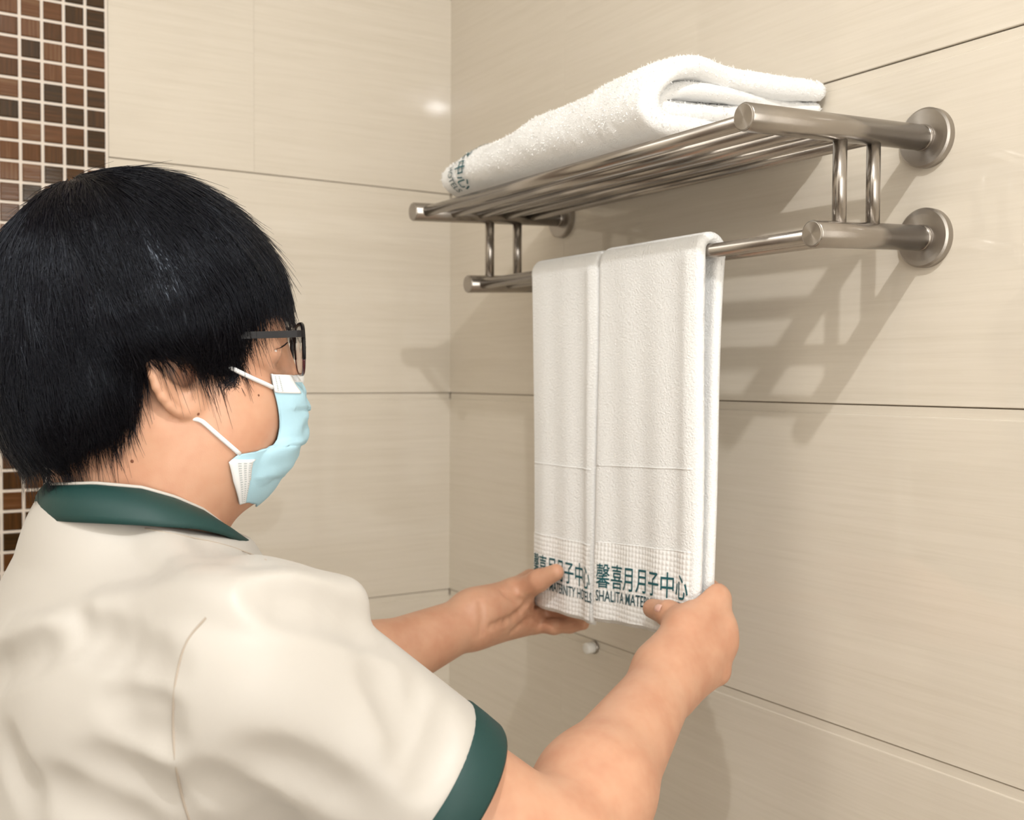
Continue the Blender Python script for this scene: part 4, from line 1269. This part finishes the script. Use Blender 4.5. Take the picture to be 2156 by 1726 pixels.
for k in range(1, steps):
    Lp = (P - HC) @ HM
    d = comb(Lp) + jit
    below = edge_c(Lp[:, 0]) - Lp[:, 2]
    hang = np.clip(below / 0.008, 0, 1)[:, None]
    d = d * (1 - hang * 0.6) + hang * (np.array([0.12, 0.0, -1.0]) + jit)
    D = d @ HM.T
    g = hv.grad(P); 
    D = D - g * (D * g).sum(1)[:, None] * (1 - hang)
    D /= np.linalg.norm(D, axis=1)[:, None] + 1e-9
    Pn_ = P + D * (0.0052 * lenf)[:, None]
    dist = hv.ev(Pn_)
    t = k / (steps - 1)
    want = lift0 * (0.35 + 0.65 * t) + fly * 0.004 * t * t + tipup * t * t
    Pn_ = Pn_ + hv.grad(Pn_) * ((want - dist) * np.where(hang[:, 0] > 0.5, 0.0, 1.0))[:, None]
    ds = sk.ev(Pn_); 
    pen = ds < 0.0012
    if pen.any(): Pn_[pen] += sk.grad(Pn_[pen]) * (0.0012 - ds[pen])[:, None]
    over = below > maxover
    Pn_ = np.where(over[:, None], P, Pn_)
    P = Pn_; strand[:, k] = P
# drop degenerate tails by spreading each strand over its own length
def strands_mesh(S_, r0, r1):
    n, m, _ = S_.shape
    T = np.gradient(S_, axis=1); T /= np.linalg.norm(T, axis=2)[..., None] + 1e-9
    ref = np.array([0.31, 0.77, 0.55]); X = np.cross(T, ref); X /= np.linalg.norm(X, axis=2)[..., None] + 1e-9; Y = np.cross(T, X)
    R = (np.asarray(r0).reshape(-1, 1) * (1 - np.linspace(0, 1, m)) + r1 * np.linspace(0, 1, m))
    ring = [S_ + R[..., None] * (math.cos(a) * X + math.sin(a) * Y) for a in (0, 2.0944, 4.18879)]
    V = np.stack(ring, 2).reshape(-1, 3)
    base = (np.arange(n)[:, None] * m + np.arange(m - 1)[None]) * 3
    fs = []
    for k in range(3):
        k2 = (k + 1) % 3
        fs.append(np.stack([base + k, base + k2, base + 3 + k2, base + 3 + k], -1).reshape(-1, 4))
    return V, np.concatenate(fs)
seg = np.linalg.norm(strand[:, 1:] - strand[:, :-1], axis=2)
tot = seg.sum(1); keep = tot > 0.008
S2 = strand[keep]; seg = seg[keep]; tot = tot[keep]
cum = np.concatenate([np.zeros((len(S2), 1)), np.cumsum(seg, 1)], 1)
out = np.zeros((len(S2), 9, 3))
for i in range(len(S2)):
    q = np.linspace(0, tot[i], 9)
    for a in range(3): out[i, :, a] = np.interp(q, cum[i], S2[i, :, a])
vs_, fs_ = strands_mesh(out, rng.uniform(0.00020, 0.00042, len(out)), 0.00006)
so_ = mk('hair_strands', vs_, fs_, M['hair'], hair_cap); so_['kind'] = 'stuff'
# eyebrows and lashes
br = []
for sd in (1, -1):
    for k in range(150):
        q = random.random(); b = 0.014 + 0.036 * q
        a0 = 0.0935 - 0.016 * q * q
        p0 = np.array([a0 + 0.002, sd * b, 0.0085 + 0.004 * math.sin(q * 2.4) + random.uniform(-0.0022, 0.0022)])
        w0 = hl(*p0); dd = sk.ev(w0[None])[0]; w0 = w0 - sk.grad(w0[None])[0] * dd
        dv = HM @ np.array([0.35, sd * 0.8, 0.25 + random.uniform(-0.3, 0.3)]); gn = sk.grad(w0[None])[0]
        dv = dv - gn * (dv @ gn) + gn * random.uniform(0.2, 0.5); dv /= np.linalg.norm(dv)
        ln = random.uniform(0.005, 0.009)
        br.append([w0 + dv * ln * t for t in np.linspace(0, 1, 4)])
    for k in range(26):
        q = k / 25; b = 0.022 + 0.025 * q
        w0 = hl(0.0912 - 0.006 * q * q, sd * b, -0.0105 - 0.002 * q)
        br.append([w0 + HM @ np.array([0.0055 * t, sd * 0.002 * q * t, 0.0030 * t * t]) for t in np.linspace(0, 1, 4)])
vb_, fb_ = strands_mesh(np.array(br), np.full(len(br), 0.00022), 0.00005)
bo_ = mk('brows_and_lashes', vb_, fb_, M['hair'], hair_cap); bo_['kind'] = 'stuff'
